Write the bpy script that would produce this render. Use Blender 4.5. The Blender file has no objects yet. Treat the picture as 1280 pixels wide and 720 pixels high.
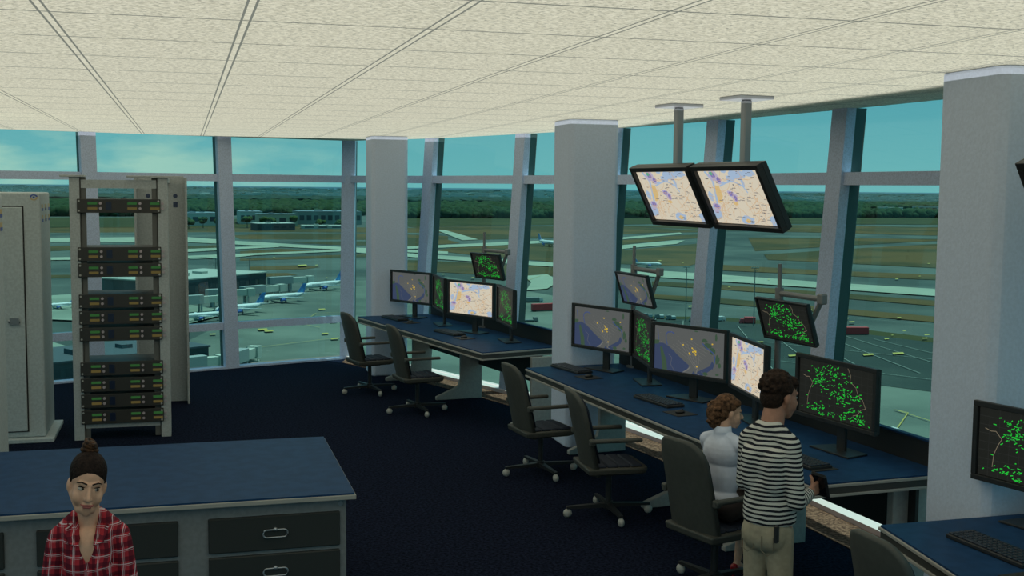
import bpy, math, random
import numpy as np
from mathutils import Vector, Matrix, noise as mn
PI = math.pi
sc = bpy.context.scene
col = sc.collection
random.seed(7)
V = Vector

# ------------------------------------------------------------ camera
FPX = 1460.0; PIT = .0862; ROLL = .0095; YAW = .2738; EYE = 3.1
Fw = V((math.sin(YAW)*math.cos(PIT), math.cos(YAW)*math.cos(PIT), -math.sin(PIT)))
R0 = V((math.cos(YAW), -math.sin(YAW), 0)); U0 = R0.cross(Fw)
Rt = math.cos(ROLL)*R0 + math.sin(ROLL)*U0
Up = -math.sin(ROLL)*R0 + math.cos(ROLL)*U0
CAM = V((0, 0, EYE))
cd = bpy.data.cameras.new('camera'); cam = bpy.data.objects.new('camera', cd); col.objects.link(cam)
cd.sensor_width = 36; cd.lens = FPX/1280*36; cd.clip_start = .05; cd.clip_end = 90000
m = Matrix((Rt, Up, -Fw)).transposed().to_4x4(); m.translation = CAM
cam.matrix_world = m
sc.camera = cam

def at(px, py, z=0.0):
    """survey helper: where the line of sight through a photo pixel meets the level z"""
    d = Fw + Rt*((px-640)/FPX) - Up*((py-360)/FPX)
    return CAM + d*((z-EYE)/d.z)

# ------------------------------------------------------------ view
sc.view_settings.view_transform = 'Standard'; sc.view_settings.look = 'None'
sc.view_settings.exposure = 0.0; sc.view_settings.gamma = 1.0
sc.view_settings.use_curve_mapping = False

# ------------------------------------------------------------ world
SKY_TOP = (.13, .41, .54); SKY_HOR = (.27, .56, .60)
w = bpy.data.worlds.new('sky'); sc.world = w; w.use_nodes = True
nt = w.node_tree; N = nt.nodes; L = nt.links; N.clear()
tc = N.new('ShaderNodeTexCoord'); sep = N.new('ShaderNodeSeparateXYZ'); L.new(tc.outputs['Generated'], sep.inputs[0])
mr = N.new('ShaderNodeMapRange'); L.new(sep.outputs[2], mr.inputs[0]); mr.inputs[1].default_value = 0.0; mr.inputs[2].default_value = .12
mx = N.new('ShaderNodeMix'); mx.data_type = 'RGBA'; L.new(mr.outputs[0], mx.inputs[0])
mx.inputs[6].default_value = (*SKY_HOR, 1); mx.inputs[7].default_value = (*SKY_TOP, 1)
mp = N.new('ShaderNodeMapping'); L.new(tc.outputs['Generated'], mp.inputs[0]); mp.inputs['Scale'].default_value = (7, 7, 24)
nz = N.new('ShaderNodeTexNoise'); L.new(mp.outputs[0], nz.inputs[0]); nz.inputs['Scale'].default_value = 1.7; nz.inputs['Detail'].default_value = 7
cr = N.new('ShaderNodeMapRange'); L.new(nz.outputs[0], cr.inputs[0]); cr.inputs[1].default_value = .40; cr.inputs[2].default_value = .62
az = N.new('ShaderNodeMapRange'); L.new(sep.outputs[0], az.inputs[0]); az.inputs[1].default_value = .20; az.inputs[2].default_value = -.02
el = N.new('ShaderNodeMapRange'); L.new(sep.outputs[2], el.inputs[0]); el.inputs[1].default_value = .075; el.inputs[2].default_value = .03
m1 = N.new('ShaderNodeMath'); m1.operation = 'MULTIPLY'; L.new(cr.outputs[0], m1.inputs[0]); L.new(az.outputs[0], m1.inputs[1])
m2 = N.new('ShaderNodeMath'); m2.operation = 'MULTIPLY'; L.new(m1.outputs[0], m2.inputs[0]); L.new(el.outputs[0], m2.inputs[1])
m3 = N.new('ShaderNodeMath'); m3.operation = 'MULTIPLY'; L.new(m2.outputs[0], m3.inputs[0]); m3.inputs[1].default_value = .75
mx2 = N.new('ShaderNodeMix'); mx2.data_type = 'RGBA'; L.new(m3.outputs[0], mx2.inputs[0]); L.new(mx.outputs[2], mx2.inputs[6]); mx2.inputs[7].default_value = (.72, .78, .66, 1)
bg = N.new('ShaderNodeBackground'); L.new(mx2.outputs[2], bg.inputs[0]); bg.inputs[1].default_value = 1.0
wo = N.new('ShaderNodeOutputWorld'); L.new(bg.outputs[0], wo.inputs[0])

# ------------------------------------------------------------ lights
sd = bpy.data.lights.new('sun', 'SUN'); sun = bpy.data.objects.new('sun', sd); col.objects.link(sun)
sd.energy = 5.0; sd.angle = .009; sd.color = (1, .97, .9)
SUN_H = math.radians(80)          # heading of the sun measured from +Y towards +X
SUN_T = math.radians(13)         # angle from the zenith
sv = V((math.sin(SUN_T)*math.sin(SUN_H), math.sin(SUN_T)*math.cos(SUN_H), math.cos(SUN_T)))
sun.rotation_euler = sv.to_track_quat('Z', 'Y').to_euler()
# added light with no visible fixture, brightening the ceiling from just below it
UP_W = 2.7      # watts per square metre of the light
for i, (x, y, sx, sy) in enumerate(((.4, 8.4, 10.4, 23.6),)):
    ad = bpy.data.lights.new('added_uplight', 'AREA'); ao = bpy.data.objects.new('added_uplight', ad); col.objects.link(ao)
    ad.shape = 'RECTANGLE'; ad.size = sx; ad.size_y = sy; ad.energy = UP_W*sx*sy; ad.color = (1, .985, .95)
    ao.location = (x, y, 3.84); ao.rotation_euler = (PI, 0, 0)

# ------------------------------------------------------------ materials
MATS = {}
def mat(name, c, rough=.6, metal=0, spec=.5, var=0, vscale=20, bump=0, bscale=60, emit=0, c2=None, vlo=.4, vhi=.6, det=4):
    if name in MATS: return MATS[name]
    M = bpy.data.materials.new(name); M.use_nodes = True; t = M.node_tree; b = t.nodes['Principled BSDF']
    b.inputs['Base Color'].default_value = (*c, 1); b.inputs['Roughness'].default_value = rough
    b.inputs['Metallic'].default_value = metal; b.inputs['Specular IOR Level'].default_value = spec
    if emit:
        b.inputs['Emission Color'].default_value = (*c, 1); b.inputs['Emission Strength'].default_value = emit
    if var or c2:
        tcn = t.nodes.new('ShaderNodeTexCoord'); n = t.nodes.new('ShaderNodeTexNoise'); t.links.new(tcn.outputs['Object'], n.inputs[0])
        n.inputs['Scale'].default_value = vscale; n.inputs['Detail'].default_value = det
        r = t.nodes.new('ShaderNodeMapRange'); t.links.new(n.outputs[0], r.inputs[0]); r.inputs[1].default_value = vlo; r.inputs[2].default_value = vhi
        x = t.nodes.new('ShaderNodeMix'); x.data_type = 'RGBA'; t.links.new(r.outputs[0], x.inputs[0])
        x.inputs[6].default_value = (*(c2 if c2 else [k*(1-var) for k in c]), 1); x.inputs[7].default_value = (*(c if c2 else [min(1, k*(1+var)) for k in c]), 1)
        t.links.new(x.outputs[2], b.inputs['Base Color'])
    if bump:
        tcn = t.nodes.new('ShaderNodeTexCoord'); n = t.nodes.new('ShaderNodeTexNoise'); t.links.new(tcn.outputs['Object'], n.inputs[0]); n.inputs['Scale'].default_value = bscale
        bn = t.nodes.new('ShaderNodeBump'); bn.inputs['Strength'].default_value = bump; bn.inputs['Distance'].default_value = .01
        t.links.new(n.outputs[0], bn.inputs['Height']); t.links.new(bn.outputs[0], b.inputs['Normal'])
    MATS[name] = M; return M
def emis(name, c, s=1.0):
    if name in MATS: return MATS[name]
    M = bpy.data.materials.new(name); M.use_nodes = True; t = M.node_tree; b = t.nodes['Principled BSDF']
    b.inputs['Base Color'].default_value = (.006, .006, .006, 1); b.inputs['Roughness'].default_value = .4; b.inputs['Specular IOR Level'].default_value = .12
    b.inputs['Emission Color'].default_value = (*c, 1); b.inputs['Emission Strength'].default_value = s
    MATS[name] = M; return M

def ceiling_mat():
    M = bpy.data.materials.new('acoustic_tile'); M.use_nodes = True; t = M.node_tree; n = t.nodes; l = t.links; b = n['Principled BSDF']
    b.inputs['Roughness'].default_value = .9; b.inputs['Specular IOR Level'].default_value = .1
    g = n.new('ShaderNodeNewGeometry'); s = n.new('ShaderNodeSeparateXYZ'); l.new(g.outputs['Position'], s.inputs[0])
    def math_(op, a, bb, c=None):
        k = n.new('ShaderNodeMath'); k.operation = op
        for i, v in enumerate((a, bb, c)):
            if v is None: continue
            if isinstance(v, (int, float)): k.inputs[i].default_value = v
            else: l.new(v, k.inputs[i])
        return k.outputs[0]
    def near(coord, off, pitch, half, shift=0):
        q = math_('SUBTRACT', coord, off + shift); q = math_('DIVIDE', q, pitch); fr = math_('FRACT', q, None)
        fr = math_('SUBTRACT', fr, .5); fr = math_('ABSOLUTE', fr, None); fr = math_('SUBTRACT', .5, fr)   # distance to line in pitches
        fr = math_('MULTIPLY', fr, pitch)
        return math_('LESS_THAN', fr, half)
    X, Y = s.outputs[0], s.outputs[1]
    MX, MY, PX, PY = .304, 5.95, .924, .966
    a = near(X, MX, PX, .006, -.021); c = near(X, MX, PX, .006, .021); d = near(Y, MY, PY, .012)
    ln = math_('MAXIMUM', math_('MAXIMUM', a, c), d)
    rail = near(X, MX, PX, .016)
    mp = n.new('ShaderNodeMapping'); l.new(g.outputs['Position'], mp.inputs[0]); mp.inputs['Scale'].default_value = (33, 78, 30); mp.inputs['Rotation'].default_value = (0, 0, .35)
    z = n.new('ShaderNodeTexNoise'); l.new(mp.outputs[0], z.inputs[0]); z.inputs['Scale'].default_value = 1; z.inputs['Detail'].default_value = 3
    pits = n.new('ShaderNodeMapRange'); l.new(z.outputs[0], pits.inputs[0]); pits.inputs[1].default_value = .57; pits.inputs[2].default_value = .63
    z2 = n.new('ShaderNodeTexNoise'); l.new(g.outputs['Position'], z2.inputs[0]); z2.inputs['Scale'].default_value = 45; z2.inputs['Detail'].default_value = 3
    grain = n.new('ShaderNodeMapRange'); l.new(z2.outputs[0], grain.inputs[0]); grain.inputs[1].default_value = .35; grain.inputs[2].default_value = .65
    m0 = n.new('ShaderNodeMix'); m0.data_type = 'RGBA'; l.new(grain.outputs[0], m0.inputs[0]); m0.inputs[6].default_value = (.57, .56, .44, 1); m0.inputs[7].default_value = (.80, .79, .645, 1)
    m1_ = n.new('ShaderNodeMix'); m1_.data_type = 'RGBA'; pm = math_('MULTIPLY', pits.outputs[0], math_('SUBTRACT', 1, rail)); l.new(pm, m1_.inputs[0]); l.new(m0.outputs[2], m1_.inputs[6]); m1_.inputs[7].default_value = (.28, .29, .24, 1)
    m2_ = n.new('ShaderNodeMix'); m2_.data_type = 'RGBA'; l.new(ln, m2_.inputs[0]); l.new(m1_.outputs[2], m2_.inputs[6]); m2_.inputs[7].default_value = (.20, .22, .19, 1)
    l.new(m2_.outputs[2], b.inputs['Base Color'])
    return M
CEIL = ceiling_mat()
CONC = mat('painted_concrete', (.60, .675, .82), .75, spec=.2, var=.035, vscale=45, bump=.2, bscale=40)
MULL = mat('mullion_paint', (.56, .63, .80), .6, spec=.2, c2=(.47, .53, .68), vscale=60, vlo=.42, vhi=.55)
MCAP = mat('outer_mullion_metal', (.075, .10, .095), .6)
SILL = mat('sill_paint', (.74, .58, .56), .5)
CARPET = mat('navy_carpet', (.014, .019, .042), .98, spec=.03, c2=(.0025, .004, .010), vscale=38, vlo=.35, vhi=.65, bump=.6, bscale=160)
CARPET_SUN = mat('carpet_painted_sun', (.235, .120, .082), .98, spec=.05, c2=(.075, .036, .026), vscale=34, vlo=.4, vhi=.6, bump=.5, bscale=160)  # sunlit look of the carpet painted in, paler and browner than the navy
BLUE = mat('blue_laminate', (.017, .052, .125), .45, spec=.03, var=.10, vscale=9)
PALE = mat('pale_edge_trim', (.36, .35, .32), .5)
DARKB = mat('dark_edge_band', (.045, .045, .040), .5)
GREYM = mat('warm_grey_metal', (.34, .34, .32), .5, var=.06, vscale=30)
BLACKP = mat('black_panel', (.018, .018, .017), .6)
BLACK = mat('black_plastic', (.018, .019, .020), .45, var=.1, vscale=60)
CHG = mat('chair_grey_shell', (.062, .064, .055), .6, var=.06, vscale=25)
CHN = mat('chair_navy_pad', (.010, .018, .038), .7)
CAST = mat('caster_grey', (.40, .40, .37), .45)
STEEL = mat('brushed_steel', (.30, .32, .34), .35, metal=.6)
RACKM = mat('rack_grey', (.43, .455, .45), .55, var=.08, vscale=45)
RACKD = mat('rack_dark_inner', (.12, .12, .11), .6)
CAB = mat('cabinet_beige', (.47, .515, .51), .6, var=.07, vscale=35)
ISLE = mat('island_grey', (.20, .21, .215), .6, var=.06, vscale=30)
DRAW = mat('drawer_charcoal', (.024, .027, .025), .6)
POLE = mat('pole_grey', (.22, .22, .22), .45, metal=.2)

def glass_mat():
    M = bpy.data.materials.new('tinted_glass'); M.use_nodes = True; t = M.node_tree; n = t.nodes; n.clear()
    tr = n.new('ShaderNodeBsdfTransparent'); tr.inputs[0].default_value = (.50, .80, .76, 1)
    gl = n.new('ShaderNodeBsdfGlossy'); gl.inputs['Roughness'].default_value = .02; gl.inputs[0].default_value = (.8, 1, 1, 1)
    mxs = n.new('ShaderNodeMixShader'); mxs.inputs[0].default_value = .035; o = n.new('ShaderNodeOutputMaterial')
    t.links.new(tr.outputs[0], mxs.inputs[1]); t.links.new(gl.outputs[0], mxs.inputs[2]); t.links.new(mxs.outputs[0], o.inputs[0])
    return M
GLASS = glass_mat()

# ------------------------------------------------------------ mesh builder
class MB:
    def __init__(s): s.v = []; s.f = []; s.m = []
    def add(s, vs, fs, mi=0, M=None):
        o = len(s.v)
        s.v += [tuple(M @ V(q)) if M else tuple(q) for q in vs]
        s.f += [tuple(i+o for i in f) for f in fs]; s.m += [mi]*len(fs); return s
    def box(s, a, b, mi=0, M=None):
        x0, y0, z0 = a; x1, y1, z1 = b
        vs = [(x0,y0,z0),(x1,y0,z0),(x1,y1,z0),(x0,y1,z0),(x0,y0,z1),(x1,y0,z1),(x1,y1,z1),(x0,y1,z1)]
        return s.add(vs, [(0,3,2,1),(4,5,6,7),(0,1,5,4),(1,2,6,5),(2,3,7,6),(3,0,4,7)], mi, M)
    def cbox(s, c, d, mi=0, M=None, e=.0):
        """box with chamfered edges"""
        if e <= 0: return s.box([c[i]-d[i]/2 for i in range(3)], [c[i]+d[i]/2 for i in range(3)], mi, M)
        h = [k/2 for k in d]; pts = {}; vs = []
        for sx in (-1,1):
            for sy in (-1,1):
                for sz in (-1,1):
                    for ax in range(3):
                        p = [sx*(h[0]-e), sy*(h[1]-e), sz*(h[2]-e)]; p[ax] = (sx,sy,sz)[ax]*h[ax]
                        pts[(sx,sy,sz,ax)] = len(vs); vs.append((c[0]+p[0], c[1]+p[1], c[2]+p[2]))
        fs = []
        P = pts
        for ax in range(3):
            u, w_ = [i for i in range(3) if i != ax]
            for sg in (-1,1):
                q = []
                for a, b in ((-1,-1),(1,-1),(1,1),(-1,1)):
                    k = [0,0,0]; k[ax] = sg; k[u] = a; k[w_] = b; q.append(P[(*k, ax)])
                fs.append(tuple(q))
            for a in (-1,1):
                for b in (-1,1):
                    k0 = [0,0,0]; k1 = [0,0,0]; k0[ax] = -1; k1[ax] = 1; k0[u] = k1[u] = a; k0[w_] = k1[w_] = b
                    fs.append((P[(*k0,u)], P[(*k1,u)], P[(*k1,w_)], P[(*k0,w_)]))
        for sx in (-1,1):
            for sy in (-1,1):
                for sz in (-1,1): fs.append((P[(sx,sy,sz,0)], P[(sx,sy,sz,1)], P[(sx,sy,sz,2)]))
        return s.add(vs, fs, mi, M)
    def prism(s, pts, z0, z1, mi=0, M=None):
        n = len(pts); vs = [(p[0],p[1],z0) for p in pts]+[(p[0],p[1],z1) for p in pts]
        fs = [tuple(range(n-1,-1,-1)), tuple(range(n,2*n))]+[(i,(i+1)%n,n+(i+1)%n,n+i) for i in range(n)]
        return s.add(vs, fs, mi, M)
    def cyl(s, a, b, r0, r1=None, n=16, mi=0, M=None):
        r1 = r0 if r1 is None else r1
        a = V(a); b = V(b); d = (b-a).normalized(); u = d.orthogonal().normalized(); w_ = d.cross(u)
        vs = [a+(u*math.cos(2*PI*i/n)+w_*math.sin(2*PI*i/n))*r0 for i in range(n)]+[b+(u*math.cos(2*PI*i/n)+w_*math.sin(2*PI*i/n))*r1 for i in range(n)]
        fs = [tuple(range(n-1,-1,-1)), tuple(range(n,2*n))]+[(i,(i+1)%n,n+(i+1)%n,n+i) for i in range(n)]
        return s.add(vs, fs, mi, M)
    def cap(s, a, b, r0, r1=None, n=14, mi=0, M=None, sc3=None):
        """tapered capsule"""
        r1 = r0 if r1 is None else r1
        a = V(a); b = V(b); d = (b-a); d = d.normalized() if d.length > 1e-6 else V((0,0,1)); u = d.orthogonal().normalized(); w_ = d.cross(u)
        vs = []; k = 5; rings = []
        for j in range(k+1):
            t = -PI/2+PI/2*j/k; rings.append((a+d*(r0*math.sin(t)), r0*math.cos(t)))
        for j in range(k+1):
            t = PI/2*j/k; rings.append((b+d*(r1*math.sin(t)), r1*math.cos(t)))
        for c, r in rings:
            r = max(r, 1e-4)
            for i in range(n): vs.append(c+(u*math.cos(2*PI*i/n)+w_*math.sin(2*PI*i/n))*r)
        R = len(rings)
        fs = [tuple(range(n-1,-1,-1)), tuple(range((R-1)*n, R*n))]
        for j in range(R-1):
            for i in range(n): fs.append((j*n+i, j*n+(i+1)%n, (j+1)*n+(i+1)%n, (j+1)*n+i))
        return s.add(vs, fs, mi, M)
    def ell(s, c, r, rot=None, nu=20, nv=12, mi=0, M=None):
        c = V(c); vs = []; fs = []; Rm = rot.to_matrix() if rot is not None else Matrix.Identity(3)
        for j in range(nv+1):
            t = -PI/2+PI*j/nv
            for i in range(nu):
                p = 2*PI*i/nu; ct = max(math.cos(t), 1e-3)
                vs.append(c+Rm @ V((r[0]*ct*math.cos(p), r[1]*ct*math.sin(p), r[2]*math.sin(t))))
        for j in range(nv):
            for i in range(nu): fs.append((j*nu+i, j*nu+(i+1)%nu, (j+1)*nu+(i+1)%nu, (j+1)*nu+i))
        fs += [tuple(range(nu-1,-1,-1)), tuple(range(nv*nu, nv*nu+nu))]
        return s.add(vs, fs, mi, M)
    def loft(s, rings, mi=0, M=None, close=True):
        n = len(rings[0]); vs = [q for r in rings for q in r]; fs = []
        for j in range(len(rings)-1):
            for i in range(n): fs.append((j*n+i, j*n+(i+1)%n, (j+1)*n+(i+1)%n, (j+1)*n+i))
        if close: fs += [tuple(range(n-1,-1,-1)), tuple(range((len(rings)-1)*n, len(rings)*n))]
        return s.add(vs, fs, mi, M)
    def tube(s, pts, r, n=10, mi=0, M=None, closed=False):
        pts = [V(p) for p in pts]; rings = []
        for i, p in enumerate(pts):
            if closed: d = pts[(i+1)%len(pts)]-pts[i-1]
            else: d = pts[min(i+1, len(pts)-1)]-pts[max(i-1, 0)]
            d.normalize(); ref = V((0,0,1)) if abs(d.z) < .9 else V((1,0,0)); u = d.cross(ref).normalized(); w_ = u.cross(d)
            rr = r[i] if isinstance(r, (list, tuple)) else r
            rings.append([p+(u*math.cos(2*PI*k/n)+w_*math.sin(2*PI*k/n))*rr for k in range(n)])
        if closed: rings.append(rings[0])
        return s.loft(rings, mi, M, not closed)
    def build(s, name, mats, parent=None, smooth=False, bevel=0, remesh=0, sub=0, relax=0):
        me = bpy.data.meshes.new(name); me.from_pydata([tuple(q) for q in s.v], [], s.f)
        if not isinstance(mats, (list, tuple)): mats = [mats]
        for q in mats: me.materials.append(q)
        me.polygons.foreach_set('material_index', s.m)
        if smooth: me.polygons.foreach_set('use_smooth', [True]*len(s.f))
        me.update()
        o = bpy.data.objects.new(name, me); col.objects.link(o)
        if parent: o.parent = parent
        if bevel:
            bv = o.modifiers.new('bevel', 'BEVEL'); bv.width = bevel; bv.segments = 2; bv.limit_method = 'ANGLE'; bv.angle_limit = .6
        if remesh:
            rm = o.modifiers.new('fuse', 'REMESH'); rm.mode = 'VOXEL'; rm.voxel_size = remesh; rm.use_smooth_shade = True
        if relax:
            rx = o.modifiers.new('relax', 'SMOOTH'); rx.iterations = relax; rx.factor = .5
        if sub:
            sb = o.modifiers.new('sub', 'SUBSURF'); sb.levels = sb.render_levels = sub
        return o
def tag(o, label=None, cat=None, group=None, kind=None):
    if label: o['label'] = label
    if cat: o['category'] = cat
    if group: o['group'] = group
    if kind: o['kind'] = kind
    return o
def empty(name, loc=(0,0,0), rz=0, label=None, cat=None, group=None, kind=None, rot=None):
    o = bpy.data.objects.new(name, None); col.objects.link(o); o.location = loc; o.empty_display_size = .1
    o.rotation_euler = rot if rot else (0, 0, rz)
    return tag(o, label, cat, group, kind)
def kids(o): return [c for c in bpy.data.objects if c.parent == o]
def copy_tree(o, parent=None):
    c = o.copy(); col.objects.link(c); c.parent = parent
    for ch in kids(o): copy_tree(ch, c)
    return c
def frame(ax, ay, az_, org):
    mm = Matrix((V(ax), V(ay), V(az_))).transposed().to_4x4(); mm.translation = V(org); return mm

# ============================================================ ROOM SHELL
CZ = 3.9
# foot of the glass, running round the cab clockwise from the far left
BASE = [(-7.2,14.3),(-5.45,17.2),(-3.45,18.62),(-1.38,19.40),(.72,20.20),(2.80,20.90),(3.81,19.20),(4.71,16.88),(5.38,14.80),(5.79,12.57),(6.06,10.28),(6.18,7.9),(6.05,5.5),(5.6,3.2),(4.9,1.0)]
def outward(i):
    a = V(BASE[max(i-1,0)]); b = V(BASE[min(i+1,len(BASE)-1)]); d = (b-a).normalized(); return V((-d.y, d.x))
LEAN = .27
TOPS = [V(BASE[i])+outward(i)*LEAN for i in range(len(BASE))]
def wp(i, z, out=0.0):
    t = z/CZ; p = V(BASE[i]).lerp(TOPS[i], t)+outward(i)*out; return V((p.x, p.y, z))
fl = [V(b)+outward(i)*.3 for i, b in enumerate(BASE)]
poly = [(-7.4, -3.5)]+[tuple(p) for p in fl]+[(4.9, -3.5)]
o = MB().prism(poly, -.30, 0).build('floor', CARPET); tag(o, kind='structure')
cp = [(-7.6, -3.5)]+[tuple(V(t)+outward(i)*.02) for i, t in enumerate(TOPS)]+[(5.1, -3.5)]
o = MB().prism(cp, CZ, CZ+.05).build('ceiling', CEIL); tag(o, kind='structure')

# sun patch by the right-hand windows, painted as a brown strip on the floor
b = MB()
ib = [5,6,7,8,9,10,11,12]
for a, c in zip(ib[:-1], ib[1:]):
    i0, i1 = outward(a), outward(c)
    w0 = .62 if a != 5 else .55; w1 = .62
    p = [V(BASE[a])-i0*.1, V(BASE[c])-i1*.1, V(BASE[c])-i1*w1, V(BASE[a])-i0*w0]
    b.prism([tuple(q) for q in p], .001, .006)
o = b.build('sun_strip_1', CARPET_SUN); tag(o, kind='structure')

RAILS = ((3.15, 3.275), (.655, .775))
def span_box(b, i, j, z0, z1, d_in, d_out, mi=0):
    vs = []
    for k in (i, j):
        for z in (z0, z1):
            for dd in (-d_in, d_out): vs.append(wp(k, z, dd))
    b.add(vs, [(0,1,3,2),(4,6,7,5),(0,4,5,1),(2,3,7,6),(0,2,6,4),(1,5,7,3)], mi)
n = 0
for i in range(len(BASE)-1):
    n += 1
    win = empty('window_%d' % n, tuple(wp(i, 0)), kind='structure')
    off = Matrix.Translation(-win.location)
    def fin(bb, name, mt):
        bb.v = [tuple(off @ V(q)) for q in bb.v]; return bb.build(name, mt, win)
    g = MB(); g.add([wp(i,.06), wp(i+1,.06), wp(i+1,CZ), wp(i,CZ)], [(0,1,2,3)]); fin(g, 'glass_pane', GLASS)
    for z0, z1 in (RAILS if i < 5 else RAILS[:1]):
        r = MB(); span_box(r, i, i+1, z0, z1, .07, .07); fin(r, 'window_rail', MULL)
    r = MB(); span_box(r, i, i+1, 0, .055 if i > 4 else .03, .16 if i > 4 else .10, .10); fin(r, 'window_sill', SILL if i > 4 else MULL)
    # mullion at the start of the span
    d = outward(i); tdir = V((d.y, -d.x)); hw = .12
    r = MB(); vs = []
    for z in (0, CZ):
        for k, dd in ((-1,-.11),(1,-.11),(1,.0),(-1,.0)):
            p = wp(i, z, dd); vs.append((p.x+tdir.x*hw*k, p.y+tdir.y*hw*k, z))
    r.add(vs, [(3,2,1,0),(4,5,6,7),(0,1,5,4),(1,2,6,5),(2,3,7,6),(3,0,4,7)]); fin(r, 'mullion', MULL)
    r = MB(); vs = []
    for z in (0, CZ):
        for k, dd in ((-1,.003),(1,.003),(1,.12),(-1,.12)):
            p = wp(i, z, dd); vs.append((p.x+tdir.x*hw*k, p.y+tdir.y*hw*k, z))
    r.add(vs, [(3,2,1,0),(4,5,6,7),(0,1,5,4),(1,2,6,5),(2,3,7,6),(3,0,4,7)]); fin(r, 'outer_mullion_cap', MCAP)

COLS = [(2.91,18.78,.60,.68,'far column behind the end of the rear desk, between two slim leaning mullions'),
        (4.35,13.04,.62,.66,'thick pale column between the two long console desks'),
        (4.985,6.33,.66,.67,'nearest thick pale column at the right, beside the front desk')]
for k, (x, y, sx, sy, lb) in enumerate(COLS):
    b = MB(); ch = .05
    pts = [(x+ch,y),(x+sx-ch,y),(x+sx,y+ch),(x+sx,y+sy-ch),(x+sx-ch,y+sy),(x+ch,y+sy),(x,y+sy-ch),(x,y+ch)]
    b.prism(pts, 0, CZ); o = b.build('concrete_column', CONC, bevel=.02)
    tag(o, lb, 'column', kind='structure')

# ============================================================ DESKS
ZD = 1.01
def inset(pts, d):
    c = sum((V(p) for p in pts), V((0,0)))/len(pts); out = []
    n = len(pts)
    for i in range(n):
        p0, p1, p2 = V(pts[i-1]), V(pts[i]), V(pts[(i+1)%n]); e0 = (p1-p0).normalized(); e1 = (p2-p1).normalized()
        n0 = V((-e0.y,e0.x)); n1 = V((-e1.y,e1.x)); bis = (n0+n1); s = d/max(.3, (1+n0.dot(n1))/2)/2
        q = p1+bis*s
        if (q-c).length > (p1-c).length and d > 0: q = p1-bis*s
        out.append(tuple(q))
    return out
def desk(name_label, A, B, depthA, depthB, dirA, dirB, legs, riser=True, modesty=True):
    """A,B front corners (far, near); dir = direction of the end edges"""
    A = V(A); B = V(B); A2 = A+V(dirA).normalized()*depthA; B2 = B+V(dirB).normalized()*depthB
    t = empty('console_desk', (A.x, A.y, 0), 0, name_label, 'desk')
    def L_(p): return (p[0]-A.x, p[1]-A.y)
    quad = [L_(A), L_(B), L_(B2), L_(A2)]
    MB().prism(inset(quad,.012), ZD-.012, ZD).build('desktop', BLUE, t)
    b = MB().prism(quad, ZD-.034, ZD-.0125).prism(quad, ZD-.105, ZD-.085); b.build('edge_trim', PALE, t, bevel=.004)
    MB().prism(inset(quad,.012), ZD-.085, ZD-.034).build('edge_band', DARKB, t)
    e = (B2-A2).normalized(); nrm = V((-e.y, e.x));  nrm = nrm if nrm.x > 0 else -nrm
    rl = empty
    def strip(mb, z0, z1, off, th, mi=0, i0=0.0, i1=0.0):
        p = [A2+nrm*off+e*i0, B2+nrm*off-e*i1, B2+nrm*(off+th)-e*i1, A2+nrm*(off+th)+e*i0]; mb.prism([L_(q) for q in p], z0, z1, mi)
    if riser:
        mb = MB(); strip(mb, ZD-.08, ZD+.19, -.035, .03); mb.build('back_riser', BLACKP, t)
        mb = MB(); strip(mb, ZD+.19, ZD+.205, -.045, .05); mb.build('riser_cap', BLUE, t)
    if modesty:
        mb = MB(); strip(mb, .50, ZD-.105, -.22, .03, 0, .25, .12); mb.build('modesty_panel', BLACKP, t)
    d = V((math.cos(.1), math.sin(.1)))
    for (fx, fy, px0, px1) in legs:     # foot tip, panel start, panel end in world x
        mb = MB(); th = .035; yy = fy
        prof = [(fx, 0), (px1, 0), (px1, ZD-.105), (px0, ZD-.105), (px0, .30), (px0-.03, .20), (px0-.10, .16), (fx, .05)]
        M_ = frame((d.x, d.y, 0), (0, 0, 1), (d.y, -d.x, 0), (0, 0, 0))
        M_.translation = V((fx-A.x, yy-A.y, 0))
        mb.prism([((q[0]-fx), q[1]) for q in prof], -th, th, 0, M_)
        mb.build('leg', GREYM, t, bevel=.01)
    return t
desk('far blue console desk with grey edge, under the four monitors nearest the left windows', (2.645,18.60), (3.60,14.20), 1.28, 1.20, (1,.12), (1,.30),
     [(3.06,18.30,3.5,3.82),(3.49,16.47,3.86,4.19),(4.03,14.35,4.3,4.62)])
desk('long middle blue console desk with grey edge, the one the seated woman works at', (3.79,12.90), (4.26,7.27), 1.24, 1.22, (1,.08), (1,.06),
     [(4.27,12.72,4.66,5.0),(4.25,10.38,4.66,5.02),(4.42,8.95,4.9,5.24),(4.62,7.5,5.1,5.45)])
desk('nearest blue console desk at the lower right corner of the room, carrying one keyboard', (4.17,6.29), (3.72,3.1), 1.25, 1.25, (1,.0), (1,-.12),
     [(4.55,6.05,4.9,5.2)])

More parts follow.
